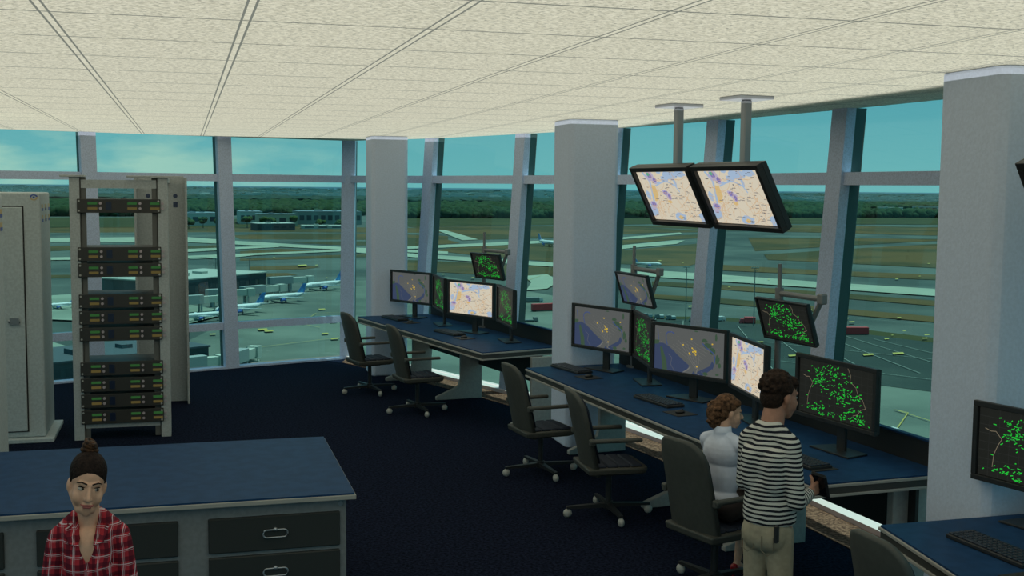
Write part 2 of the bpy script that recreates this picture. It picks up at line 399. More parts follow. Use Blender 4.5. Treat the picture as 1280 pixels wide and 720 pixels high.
# ============================================================ SCREENS
S_GREY = emis('map_grey_land', (.090,.096,.094)); S_WAT = emis('map_grey_water', (.036,.052,.105)); S_GRN = emis('map_grey_green', (.040,.075,.045))
S_ROAD = emis('map_grey_road', (.15,.15,.14)); S_YEL = emis('map_yellow', (.62,.42,.03)); S_BLU = emis('map_blue_line', (.04,.07,.20))
W_BASE = emis('chart_cream', (.62,.56,.44)); W_WAT = emis('chart_water', (.34,.45,.60)); W_YEL = emis('chart_yellow', (.62,.45,.20)); W_PUR = emis('chart_purple', (.19,.17,.42))
W_ORA = emis('chart_orange', (.58,.36,.18)); W_TXT = emis('chart_text', (.14,.13,.14)); W_GRN = emis('chart_green', (.10,.38,.22)); W_PLI = emis('chart_lilac', (.42,.38,.52))
R_BASE = emis('radar_black', (.012,.013,.011)); R_GRID = emis('radar_grid', (.026,.028,.026)); R_GRN = emis('radar_green', (.015,.52,.04)); R_COA = emis('radar_coast', (.18,.15,.10)); R_DIM = emis('radar_dim_green', (.02,.22,.04))
def blob(cx, cy, rx, ry, seed, n=14, j=.35):
    r = random.Random(seed); return [(cx+rx*(1-j*r.random())*math.cos(2*PI*k/n), cy+ry*(1-j*r.random())*math.sin(2*PI*k/n)) for k in range(n)]
def screen(kind, W, H, seed=1):
    r = random.Random(seed); b = MB()
    def P(u, v, l): return ((u-.5)*W, -l*.0005, (.5-v)*H)
    def clampp(p): return (min(1, max(0, p[0])), min(1, max(0, p[1])))
    def pg(pts, mi, l): pts = [clampp(p) for p in pts]; b.add([P(p[0], p[1], l) for p in pts], [tuple(range(len(pts)))], mi)
    def ln(pts, wd, mi, l):
        for a, c in zip(pts[:-1], pts[1:]):
            a = clampp(a); c = clampp(c); dx, dy = (c[0]-a[0])*W, (c[1]-a[1])*H; q = math.hypot(dx, dy)
            if q < 1e-5: continue
            nx, ny = -dy/q*wd/W, dx/q*wd/H
            pg([(a[0]-nx,a[1]-ny),(c[0]-nx,c[1]-ny),(c[0]+nx,c[1]+ny),(a[0]+nx,a[1]+ny)], mi, l)
    pg([(0,0),(1,0),(1,1),(0,1)], 0, 0)
    if kind == 'grey':
        pg([(0,.42),(.05,.40),(.13,.39),(.2,.44),(.27,.52),(.34,.62),(.44,.74),(.51,.82),(.49,.9),(.45,.97),(.43,1),(0,1)], 1, 1)
        pg([(.55,1),(.57,.93),(.60,.99),(.64,.92),(.72,.84),(.80,.76),(.83,.64),(.86,.72),(.84,.82),(.76,.92),(.70,1)], 1, 1)
        pg([(.08,.5),(.11,.46),(.14,.62),(.18,.80),(.19,1),(.12,1),(.11,.8)], 2, 2)
        pg([(0,.34),(.07,.33),(.06,.42),(0,.44)], 2, 2)
        for q in ((.72,.22,.05,.05),(.76,.32,.07,.07),(.83,.42,.05,.09),(.90,.60,.035,.12),(.93,.72,.03,.06),(.74,.95,.04,.05),(.88,.12,.02,.10),(.9,.93,.03,.03),(.60,.03,.03,.02)): pg(blob(*q, seed=int(q[0]*100)), 2, 2)
        ln([(.29,.15),(.25,.11),(.19,.13),(.165,.2),(.17,.32),(.19,.42)], .005, 5, 3)
        ln([(.04,.08),(.05,.2),(.06,.33)], .003, 5, 3); ln([(.69,.28),(.76,.38),(.84,.46),(.87,.56),(.86,.7)], .005, 5, 3)
        for k in range(5): ln([(.35+.06*k,.28+.03*k),(.45+.05*k,.5+.03*k),(.56+.02*k,.78),(.60+.005*k,.86)], .0018, 3, 3)
        for k in range(7): ln([(.22+.05*k,.42-.03*k),(.34+.05*k,.52-.03*k),(.62+.03*k,.80-.06*k)], .0012, 3, 3)
        ln([(.63,.86),(.61,.97),(.66,1)], .004, 3, 3); ln([(.53,.84),(.48,.93),(.42,1)], .006, 3, 3); ln([(.2,.62),(.26,.7),(.24,.85),(.3,1)], .0015, 3, 3)
        for k in range(90):
            u, v = r.random(), r.random()*.95
            if v > .4+.55*max(0, (u-.1))*1.8 and u < .5: continue
            pg([(u-.004,v-.004),(u+.004,v-.004),(u+.004,v+.004),(u-.004,v+.004)], r.choice((1,2,3)), 4)
        for u, v in ((.54,.22),(.42,.37),(.55,.42),(.57,.45),(.56,.50),(.585,.48),(.60,.48),(.60,.50),(.58,.53),(.51,.54),(.52,.57),(.60,.56),(.62,.82),(.83,.27)):
            pg([(u-.009,v-.014),(u+.009,v-.014),(u+.009,v+.014),(u-.009,v+.014)], 4, 5)
        ms = [S_GREY, S_WAT, S_GRN, S_ROAD, S_YEL, S_BLU]
    elif kind == 'chart':
        for q in ((.62,.10,.16,.11),(.50,.16,.08,.08),(.83,.06,.12,.08),(.44,.02,.05,.05),(.52,.93,.14,.10),(.93,.92,.07,.12),(.05,.80,.09,.17),(.06,.50,.05,.11),(.36,.24,.07,.03),(.68,.24,.03,.09)): pg(blob(*q, seed=int(q[0]*90)), 1, 1)
        ln([(.12,.02),(.2,.2),(.17,.4),(.12,.62),(.05,.85)], .016, 1, 1); ln([(.28,.3),(.4,.24),(.52,.2),(.66,.3),(.7,.42)], .008, 1, 1)
        pg([(.20,.28),(.27,.30),(.27,.48),(.21,.60),(.15,.62),(.17,.44)], 2, 2); pg(blob(.53,.94,.05,.05,5), 2, 2); pg(blob(.44,.62,.05,.04,6), 2, 2)
        for q in ((.24,.10,.09,.12),(.30,.18,.06,.09),(.42,.44,.07,.08),(.46,.50,.06,.10),(.10,.68,.08,.08),(.06,.78,.04,.05)): pg(blob(*q, seed=int(q[1]*77)), 7, 3)
        for q in ((.24,.09,.05,.07),(.31,.18,.035,.06),(.42,.44,.04,.05),(.47,.52,.03,.07),(.10,.68,.05,.05)): pg(blob(*q, seed=int(q[1]*71)), 3, 4)
        pg(blob(.22,.06,.035,.04,9), 6, 5)
        for k in range(85):
            u, v = r.random(), r.random(); a = r.random()*2*PI; pts = [(u, v)]
            for s in range(5): a += r.uniform(-.7,.7); u += .06*math.cos(a); v += .08*math.sin(a); pts.append((u, v))
            if .55 < pts[0][0] and pts[0][1] < .15: continue
            ln(pts, .0016, 4, 5)
        for k in range(120):
            u, v = r.random()*.93, .03+r.random()*.94; l_ = r.uniform(.02,.06)
            if r.random() > .35+.6*u: continue
            pg([(u,v-.005),(u+l_,v-.005),(u+l_,v+.005),(u,v+.005)], 5, 6)
        ms = [W_BASE, W_WAT, W_YEL, W_PUR, W_ORA, W_TXT, W_GRN, W_PLI]
    else:
        for k in range(1, 12): ln([(k/12,0),(k/12,1)], .0009, 1, 1)
        for k in range(1, 8): ln([(0,k/8),(1,k/8)], .0009, 1, 1)
        ln([(.05,.30),(.10,.33),(.14,.32),(.19,.42),(.16,.52),(.13,.66),(.12,.85)], .002, 3, 2)
        ln([(.66,.02),(.70,.14),(.69,.24),(.77,.33),(.80,.45),(.86,.52),(.90,.66),(.84,.70),(.80,.80),(.74,.84)], .002, 3, 2)
        cl = [(.34,.18,.13,.14),(.46,.22,.12,.15),(.30,.46,.10,.16),(.28,.30,.08,.1),(.25,.86,.12,.10),(.42,.93,.14,.06),(.58,.60,.11,.14),(.66,.72,.10,.13),(.74,.88,.12,.09),(.56,.14,.12,.1),(.78,.50,.07,.1),(.85,.92,.06,.05),(.62,.42,.1,.12),(.46,.52,.1,.12)]
        for k in range(300):
            c = r.choice(cl); u = c[0]+r.gauss(0,.62)*c[2]; v = c[1]+r.gauss(0,.68)*c[3]
            if not (.03 < u < .97 and .03 < v < .97): continue
            a = r.uniform(-.9,.5) if r.random() < .7 else r.uniform(0,PI); l_ = r.uniform(.006,.016)
            ln([(u-l_*math.cos(a),v-l_*1.7*math.sin(a)),(u+l_*math.cos(a),v+l_*1.7*math.sin(a))], .0028, 2 if r.random() < .8 else 4, 3)
        ms = [R_BASE, R_GRID, R_GRN, R_COA, R_DIM]
    return b, ms
SCR = {}
def scr_obj(kind, W, H, parent, loc, seed=1):
    key = (kind, round(W,3), round(H,3))
    if key not in SCR:
        b, ms = screen(kind, W, H, seed); o = b.build('screen', ms, parent); SCR[key] = o.data
    else:
        o = bpy.data.objects.new('screen', SCR[key]); col.objects.link(o); o.parent = parent
    o.location = loc; return o
def bezel(W, H, parent, z0, dep=.06, fr=.035, name='housing'):
    b = MB(); h = dep/2
    # front frame of four mitred bars, plus a tapered back shell
    b.box((-W/2,-h,z0),(W/2,0,z0+fr)); b.box((-W/2,-h,z0+H-fr),(W/2,0,z0+H)); b.box((-W/2,-h,z0+fr),(-W/2+fr,0,z0+H-fr)); b.box((W/2-fr,-h,z0+fr),(W/2,0,z0+H-fr))
    r0 = [(-W/2,0,z0),(W/2,0,z0),(W/2,0,z0+H),(-W/2,0,z0+H)]; k = .05
    r1 = [(-W/2+.008,h,z0+.008),(W/2-.008,h,z0+.008),(W/2-.008,h,z0+H-.008),(-W/2+.008,h,z0+H-.008)]
    r2 = [(-W/2+.12,h+.03,z0+.1),(W/2-.12,h+.03,z0+.1),(W/2-.12,h+.03,z0+H-.1),(-W/2+.12,h+.03,z0+H-.1)]
    b.loft([r0, r1, r2]); return b.build(name, BLACK, parent, bevel=.004)
MW, MH, MZ = .98, .517, .2275
def monitor(x, y, deg, kind, label):
    a = math.radians(deg); nx, ny = math.sin(a), -math.cos(a)
    t = empty('computer_monitor', (x, y, ZD), a, label, 'monitor', 'monitors standing on the console desks')
    bezel(MW, MH, t, MZ); scr_obj(kind, MW-.075, MH-.075, t, (0, -.008, MZ+MH/2))
    b = MB().cbox((0, .075, .20), (.10, .035, .40), e=.008); b.build('stand', BLACK, t)
    b = MB().prism([(-.24,-.06),(.24,-.06),(.20,.17),(-.20,.17)], .001, .016); b.build('base', BLACK, t, bevel=.004)
    return t
k_ = 1.0347
monitor(3.35*k_,17.66*k_,-60,'grey','grey map monitor standing furthest left on the far desk, in front of the far column')
monitor(3.575*k_,16.63*k_,-92,'radar','narrow-looking green radar monitor between the grey map and the cream map on the far desk')
monitor(3.81*k_,15.64*k_,-61,'chart','cream road map monitor, the middle big screen on the far desk')
monitor(4.04*k_,14.66*k_,-92,'radar','turned green radar monitor at the near right end of the far desk')
monitor(4.49*k_*.988,12.27*k_*.985,-66,'grey','grey map monitor standing in front of the middle column on the middle desk')
monitor(4.575*k_,11.22*k_,-100,'radar','green radar monitor edged between the two grey maps on the middle desk')
monitor(4.64*k_,10.22*k_,-65,'grey','grey map monitor behind the seated woman\'s keyboard, right of the turned radar screen')
monitor(4.74*k_,9.19*k_,-98,'chart','cream road map monitor standing turned left beside the striped man\'s head')
monitor(4.81*k_,7.88*k_,-82,'radar','large green radar monitor right of the man in the striped top')
p = at(1262, 652, ZD)
monitor(p.x+.03, p.y-.22, -76, 'radar', 'green radar monitor on the nearest desk, in front of the nearest column')

def small_monitor(c, deg, tilt, kind, label, W=.74, H=.39, foot=None, arm=.33):
    a = math.radians(deg); t = math.radians(tilt)
    wx = V((math.cos(a), math.sin(a), 0)); nrm = V((math.sin(a), -math.cos(a), 0))
    root = empty('arm_monitor', tuple(c), a, label, 'monitor', 'small tilted monitors on desk poles')
    piv = MB()
    # tilted group: build meshes then rotate about local x (top leans toward the viewer)
    for o in (bezel(W, H, root, -H/2, .05, .022), scr_obj(kind, W-.05, H-.05, root, (0,-.008,0))):
        o.rotation_euler = (t, 0, 0)
        if o.name.startswith('screen'): o.location = (0, -.008*math.cos(t), -.008*math.sin(t))
    return root
def pole_stand(x, y, deg, ztop, zarm, L_, label):
    t = empty('monitor_pole', (x, y, ZD), math.radians(deg), label, 'stand', 'poles carrying the small tilted monitors')
    MB().cyl((0,0,0),(0,0,.02),.07,n=24).build('base', POLE, t, smooth=False)
    b = MB().cyl((0,0,.02),(0,0,zarm-ZD-.06),.028,n=18).cyl((0,0,zarm-ZD-.12),(0,0,zarm-ZD+.05),.038,n=18).cyl((0,0,zarm-ZD),(0,0,ztop-ZD),.019,n=14); b.build('pole', POLE, t)
    b = MB().cyl((0,0,zarm-ZD),(L_,0,zarm-ZD),.026,n=14).cbox((L_,0,zarm-ZD),(.07,.07,.09),e=.01); b.build('arm', POLE, t)
    b = MB().box((-.012,-.02,-.012),(.012,.02,.30),0,Matrix.Translation((L_,0,zarm-ZD))@Matrix.Rotation(PI+.55,4,'Y')); b.build('brace', POLE, t)
    return t
SM = [((4.25,16.45,1.95),-70,11,'radar','small tilted green radar screen on a pole above the far desk'),
      ((4.93,12.36,1.955),-83,13,'grey','small tilted grey map screen on a pole right of the middle column'),
      ((5.06,9.13,1.955),-82,13,'radar','small tilted green radar screen on a pole above the striped man\'s head')]
PL = ['grey pole holding the small radar screen over the far desk','grey pole holding the small grey map screen next to the middle column','grey pole holding the small radar screen above the middle desk near the man']
for (c, dg, tl, kd, lb), pl in zip(SM, PL):
    small_monitor(c, dg, tl*1.35, kd, lb)
    a = math.radians(dg); wx = V((math.cos(a), math.sin(a))); bk = V((-math.sin(a), math.cos(a)))
    q = V((c[0], c[1]))-wx*.30+bk*.14
    pole_stand(q.x, q.y, dg, c[2]+.48, c[2]+.215, .60, pl)

def ceiling_monitor(c, deg, tilt, kind, label, plabel, W=1.08, H=.63):
    a = math.radians(deg); t = math.radians(tilt)
    root = empty('hanging_monitor', c, a, label, 'monitor', 'big screens hung from the ceiling')
    for o in (bezel(W, H, root, -H/2, .11, .045), scr_obj(kind, W-.1, H-.1, root, (0,-.02,0))):
        o.rotation_euler = (t, 0, 0)
        if o.name.startswith('screen'): o.location = (0, -.02*math.cos(t), -.02*math.sin(t))
    m_ = empty('ceiling_mount', (c[0]-math.sin(a)*.05, c[1]+math.cos(a)*.05, CZ), a, plabel, 'mount', 'ceiling mounts of the hanging screens')
    MB().cbox((0,0,-.015),(.34,.34,.03),e=.006).build('ceiling_plate', STEEL, m_)
    MB().cbox((0,0,-(CZ-c[2])/2+.02),(.075,.075,CZ-c[2]-.10),e=.01).build('pole', STEEL, m_)
ceiling_monitor((4.52,10.42,3.04),-83,27,'chart','cream map screen hanging from the ceiling, left of the hung pair','steel ceiling mount of the left hanging screen')
ceiling_monitor((4.66,9.30,3.04),-84,27,'chart','cream map screen hanging from the ceiling, right of the hung pair','steel ceiling mount of the right hanging screen')
q = at(1271, 194, 3.30)
ceiling_monitor((4.63,4.965,3.0),-88,27,'radar','dark hanging screen cut by the right edge, by the nearest column','steel ceiling mount beyond the right edge of the photo')

# ============================================================ KEYBOARDS, MOUSE PADS
def keyboard(px, py, deg, label, L_=.62):
    p = at(px, py, ZD); t = empty('keyboard', (p.x, p.y, ZD), math.radians(deg), label, 'keyboard', 'black keyboards on the desks')
    s = L_/.62
    MB().prism([(-.31*s,-.10*s),(.31*s,-.10*s),(.31*s,.10*s),(-.31*s,.10*s)], .001, .028).build('body', BLACK, t, bevel=.006)
    b = MB(); n_ = 15
    for r_ in range(5):
        for c_ in range(n_):
            if r_ == 0 and 3 <= c_ <= 7:
                if c_ == 3: b.cbox((s*(-.28+.0395*5), s*(-.075), .033), (s*.19, s*.03, .012), e=.003)
                continue
            b.cbox((s*(-.28+.04*c_), s*(-.075+.0375*r_), .033), (s*.032, s*.03, .012), e=.003)
    b.build('keys', mat('key_caps', (.012,.02,.035), .5), t)
    return t
def mousepad(px, py, deg, label):
    p = at(px, py, ZD); t = empty('mouse_pad', (p.x, p.y, ZD), math.radians(deg), label, 'mouse pad', 'dark mouse pads on the desks')
    MB().prism([(-.13,-.11),(.13,-.11),(.13,.11),(-.13,.11)], .001, .007).build('pad', BLACKP, t, bevel=.002)
    o = empty('computer_mouse', (p.x, p.y, ZD+.007), math.radians(deg), label.replace('dark mouse pad', 'black mouse on pad'), 'mouse', 'black mice on their pads')
    MB().ell((0,0,.012),(.032,.052,.02)).build('shell', BLACK, o, smooth=True); MB().cyl((-.004,.025,.03),(.004,.025,.03),.007,n=12).build('wheel', BLACKP, o)
for kx, ky, dg, lb, (mx_, my_) in (
    (494,399,-75,'black keyboard furthest away, at the left end of the far desk',(513,403.5)),
    (562,417,-75,'black keyboard on the far desk, in front of the cream map monitor',(580,423)),
    (714,462.5,-78,'black keyboard at the left end of the middle desk, beside the column',(736,472)),
    (823,503,-80,'black keyboard on the middle desk left of the seated woman',(850,517)),
    (996,576,-84,'black keyboard mostly hidden behind the striped man',(1020,584)),
    (1245,689,-86,'nearest black keyboard, on the desk in the lower right corner',(1290,727))):
    keyboard(kx, ky, dg, lb); mousepad(mx_, my_, dg, lb.replace('black keyboard','dark mouse pad'))

# ============================================================ CHAIRS
def chair_proto():
    t = empty('office_chair', (0,0,0), 0, 'x', 'chair', 'swivel armchairs drawn up to the desks')
    # back shell: rounded-top slab, leaning back, slightly cupped
    def slab(w0, w1, z0, z1, th, x_front, mi=0, cup=.05):
        b = MB(); rings = []; n = 22
        outl = []
        for k in range(5): outl.append((-w0/2+ (w0)*k/4*1.0, z0))
        r = .16
        for k in range(9):
            a = PI/2*k/8; outl.append((w1/2-r+r*math.cos(a)*1.0, z1-r+r*math.sin(a)))
        for k in range(9):
            a = PI/2+PI/2*k/8; outl.append((-(w1/2-r)+r*math.cos(a), z1-r+r*math.sin(a)))
        def xo(y, z):
            u = (z-.45)/.78; return x_front-.13*u-.05*u*u+cup*(abs(y)/.27)**2
        fr = [(xo(y,z), y, z) for y, z in outl]; bk = [(xo(y,z)-th, y, z) for y, z in outl]; n = len(outl)
        # centre rings for curvature
        cz = (z0+z1)/2
        def ring(s, dx): return [(xo(y*s, cz+(z-cz)*s)+dx, y*s, cz+(z-cz)*s) for y, z in outl]
        b.loft([ring(.02,0), ring(.5,0), ring(.93,0), ring(1,-.012), ring(1,-th+.01), ring(.94,-th), ring(.5,-th), ring(.02,-th)]); return b
    slab(.54,.50,.44,1.23,.055,-.20).build('back_shell', CHG, t, smooth=True)
    slab(.47,.45,.56,1.20,.03,-.165).build('back_cushion', CHN, t, smooth=True)
    # seat
    b = MB(); rings = []
    def ro(w_, x0, x1, r=.08): 
        pts = []
        for cx, cy, a0 in ((x1-r, w_/2-r, 0), (x0+.02, w_/2-.02, PI/2), (x0+.02, -w_/2+.02, PI), (x1-r, -w_/2+r, 3*PI/2)):
            rr = r if cx > 0 else .02
            for k in range(6): a = a0+PI/2*k/5; pts.append((cx+rr*math.cos(a), cy+rr*math.sin(a)))
        return pts
    for z, s, dx in ((.445,.86,0),(.46,.97,0),(.50,1,0),(.515,.99,0)): rings.append([(x*s, y*s, z) for x, y in ro(.56,-.28,.31)])
    b.loft(rings); b.build('seat_shell', CHG, t, smooth=False, bevel=.008)
    b = MB()
    for k in range(4):
        x0 = -.20+.115*k; b.cbox((x0+.055,0,.523),(.107,.46,.03),e=.012)
    b.build('seat_cushion', CHN, t)
    for s in (-1, 1):
        b = MB().cbox((-.03, s*.305, .785),(.50,.055,.035),e=.01).cbox((-.255, s*.295, .775),(.06,.05,.06),e=.01); b.build('armrest', CHG if s < 0 else CHG, t)
    b = MB().cbox((0,0,.435),(.26,.26,.03),e=.01).cyl((0,0,.09),(0,0,.43),.028,n=16).cyl((0,0,.07),(0,0,.14),.045,n=16); b.build('gas_column', BLACK, t)
    for k in range(4):
        a = k*PI/2; M_ = Matrix.Rotation(a, 4, 'Z')
        b = MB(); b.loft([[(.02,-.03,.085),(.02,.03,.085),(.02,.03,.125),(.02,-.03,.125)],[(.41,-.018,.085),(.41,.018,.085),(.41,.018,.108),(.41,-.018,.108)]],0,M_)
        l_ = b.build('base_leg', BLACK, t)
        c_ = MB().ell((.40,0,.043),(.042,.030,.042),mi=0,M=M_).cyl((.40,0,.06),(.40,0,.095),.010,n=8,M=M_); c_.build('caster', CAST, l_, smooth=True)
    return t
proto = chair_proto()
CH = [((2.65,17.30),14,'grey swivel armchair furthest away, nearest the left windows'),
      ((3.05,15.62),8,'grey swivel armchair at the right half of the far desk'),
      ((3.69,11.93),7,'empty grey swivel armchair at the far left end of the middle desk'),
      ((3.84,10.22),-3,'empty grey swivel armchair next to the seated woman\'s, seat fully in view'),
      ((3.93,8.10),16,'grey swivel armchair the woman in the white blouse sits in'),
      ((3.98,5.50),4,'nearest grey swivel armchair, only the top of its back in the frame')]
for i, ((x, y), dg, lb) in enumerate(CH):
    c = proto if i == 0 else copy_tree(proto)
    c.location = (x, y, 0); c.rotation_euler = (0, 0, math.radians(dg)); c['label'] = lb

# ============================================================ ISLAND CABINET
IZ = 1.0; ix1, iy0, iy1 = 1.10, 7.86, 9.72
t = empty('drawer_island', (ix1-2.2, iy0, 0), 0, 'long low grey drawer cabinet with blue top in front of the rack', 'cabinet')
ox, oy = ix1-2.2, iy0
x0 = -3.2
MB().box((x0-ox,.0,IZ-.012),(ix1-ox,iy1-oy,IZ)).build('countertop', BLUE, t)
MB().box((x0-ox-.01,-.01,IZ-.045),(ix1-ox+.01,iy1-oy+.01,IZ-.0125)).build('top_edge', PALE, t, bevel=.005)
MB().box((x0-ox+.02,.06,.0),(ix1-ox-.05,iy1-oy-.06,IZ-.045)).build('carcass', ISLE, t, bevel=.01)
def yplane(px, py, Y):
    d = Fw+Rt*((px-640)/FPX)-Up*((py-360)/FPX); return CAM+d*(Y/d.y)
Yf = iy0+.06
xr0, xr1 = yplane(260.5,672,Yf).x, yplane(424.5,660,Yf).x
xm1 = yplane(222.8,676,Yf).x; dw = xr1-xr0
zt = yplane(424,638,Yf).z; zb_ = yplane(424.7,680,Yf).z; gap = zb_-yplane(424,685.3,Yf).z
rows = []; z1 = zt; hgt = zt-zb_
for r_ in range(3): rows.append((z1-hgt, z1)); z1 -= hgt+gap
cols_ = [(xr0,xr1),(xm1-dw,xm1)]; x_ = xm1-dw-(xr0-xm1); cols_.append((x_-dw, x_))
HND = mat('handle_chrome', (.42,.44,.47), .3, metal=.7)
for ci, (a, c) in enumerate(cols_):
    for (z0, z1) in rows:
        d = MB().cbox(((a+c)/2-ox, .05, (z0+z1)/2),(c-a,.035,z1-z0),e=.006).build('drawer', DRAW, t)
        hx, hz = (a+c)/2-ox, (z0+z1)/2; pts = []
        for k in range(20):
            an = 2*PI*k/20; sx = .055 if math.cos(an) > 0 else -.055
            pts.append((hx+sx+.027*math.cos(an), .018, hz+.027*math.sin(an)))
        h = MB().tube(pts, .0055, 8, closed=True); h.cyl((hx,.012,hz+.028),(hx,.034,hz+.028),.013,n=14); h.build('handle', HND, d, smooth=True)
MB().cyl((ix1-ox-.09,.052,IZ-.085),(ix1-ox-.09,.062,IZ-.085),.016,n=16).build('screw', HND, t)

# ============================================================ RACK
RX0, RX1, RY = -1.31, -.19, 14.78
RH = 3.17
t = empty('equipment_rack', (RX0, RY, 0), 0, 'tall open beige-grey equipment rack standing by the left windows', 'rack')
def rb(a, c, name, mt, bev=.004): MB().box((a[0]-RX0,a[1]-RY,a[2]),(c[0]-RX0,c[1]-RY,c[2])).build(name, mt, t, bevel=bev)
def chan(x, s, name):
    b = MB(); b.box((x,0,0),(x+s*.105,.02,RH)) if s > 0 else b.box((x-.105,0,0),(x,.02,RH))
    xa = x if s > 0 else x-.02; b.box((xa,.02,0),(xa+.02,.34,RH)); b.box((x+.105*s if s > 0 else x-.105, .0, .0),(x+.105*s+.0 if s < 0 else x+.105,.02,.01)); return b
b = MB().box((0,0,0),(.115,.03,RH)).box((0,.03,0),(.025,.30,RH)); b.build('upright_post', RACKM, t, bevel=.004)
b = MB().box((.125,.03,.02),(.185,.06,RH)).box((.115,.03,.02),(.13,.30,RH)); b.build('mounting_strip', RACKD, t)
Wd = RX1-RX0
b = MB().box((Wd-.115,0,0),(Wd,.03,RH)).box((Wd-.025,.03,0),(Wd,.30,RH)); b.build('upright_post', RACKM, t, bevel=.004)
b = MB().box((Wd-.185,.03,.02),(Wd-.125,.06,RH)).box((Wd-.13,.03,.02),(Wd-.115,.30,RH)); b.build('mounting_strip', RACKD, t)
b = MB().box((-.10,-.03,RH),(.17,.30,RH+.025)).box((Wd-.47,-.03,RH),(Wd+.19,.34,RH+.025)); b.build('top_plate', RACKM, t, bevel=.004)
b = MB().box((.13,.02,RH-.13),(Wd-.13,.05,RH-.03)); b.build('top_crossbar', RACKM, t)
b = MB().box((.13,.02,.14),(Wd-.13,.05,.24)); b.build('bottom_crossbar', RACKM, t)
b = MB()
for k in range(6):
    for zz in (RH-.08, .19): b.cyl((.22+k*.14,.012,zz),(.22+k*.14,.02,zz),.008,n=10)
b.build('bolt', CAST, t)
# rear upright channel, wide plate set back from the front frame
ry = 17.2
xa = at(171,500,0).x*0+ yplane(171,400,ry).x; xb = yplane(236,400,ry).x
b = MB().box((xa-RX0,ry-RY,0),(xb-RX0,ry-RY+.03,RH+.02)).box((xb-RX0-.03,ry-RY-.25,0),(xb-RX0,ry-RY,RH+.02)).box((xa-RX0,ry-RY-.20,0.3),(xa-RX0+.03,ry-RY,RH+.02)); b.build('rear_channel', RACKM, t, bevel=.004)
b = MB().box((Wd-.06,.30,RH-.06),(Wd,ry-RY,RH-.0)); b.build('side_rail', RACKM, t)
b = MB()
for zz, xx in ((2.93,xa+.18),(2.93,xb-.16)):
    b.cyl((xx-RX0,ry-RY-.006,zz),(xx-RX0,ry-RY,zz),.03,n=16).box((xx-RX0-.03,ry-RY-.006,zz-.16),(xx-RX0+.03,ry-RY,zz-.08))
b.build('maker_badge', mat('badge_blue',(.04,.06,.12),.5), t)
# ten rack-mounted receivers
U_G = emis('display_green', (.018,.070,.018)); U_A = emis('display_amber', (.075,.058,.018)); U_B = mat('display_blue', (.01,.02,.05), .3); U_K = mat('knob_silver', (.45,.38,.40), .4); U_F = mat('receiver_black', (.035,.034,.030), .5)
ypx = [(250,264.5),(309.7,325.5),(330.3,345.5),(368.5,384.6),(389.3,405),(410.5,425.7),(452.5,470),(473.7,489.3),(493.7,509.3),(513.5,530)]
names_ = ['topmost black receiver in the rack, alone near the top','second black receiver down, upper one of a close pair','third black receiver down, lower one of the close pair',
  'fourth black receiver, top of the middle three','fifth black receiver, centre of the middle three','sixth black receiver, bottom of the middle three, above the open gap',
  'seventh black receiver, top of the lowest four','eighth black receiver, second of the lowest four','ninth black receiver, third of the lowest four','bottom black receiver in the rack, just above the lower crossbar']
uproto = None
UW = Wd-.17; HU = .165
for i, ((ya, yb), lb) in enumerate(zip(ypx, names_)):
    zc = yplane(110, (ya+yb)/2, RY).z
    if uproto is None:
        u = empty('rack_receiver', (0,0,0), 0, lb, 'receiver', 'black receivers in the equipment rack')
        MB().box((-UW/2,-.02,-HU/2),(UW/2,.012,HU/2)).box((-UW/2+.06,.012,-HU/2+.01),(UW/2-.06,.62,HU/2-.005)).build('case', U_F, u, bevel=.004)
        for gx in (-.31,.14,.40-.0):
            gx_ = gx*UW/.95
            q = MB().box((gx_-.045,-.024,.015),(gx_+.065,-.02,.045)).build('green_display', U_G, u)
            q = MB().box((gx_-.045,-.024,-.045),(gx_+.065,-.02,-.015)).build('amber_display', U_A, u)
            for zz in (.03,-.03): MB().cyl((gx_+.1,-.034,zz),(gx_+.1,-.02,zz),.016,n=14).build('knob', U_K, u)
        MB().box((-.15,-.026,-.05),(-.085,-.02,.05)).build('blue_panel', U_B, u)
        for sx in (-1,1):
            for sz in (-1,1): MB().cyl((sx*(UW/2-.022),-.026,sz*(HU/2-.025)),(sx*(UW/2-.022),-.02,sz*(HU/2-.025)),.012,n=12).build('screw', CAST, u)
        uproto = u
    else: u = copy_tree(uproto); u['label'] = lb
    u.location = (RX0+Wd/2, RY-.001, zc)
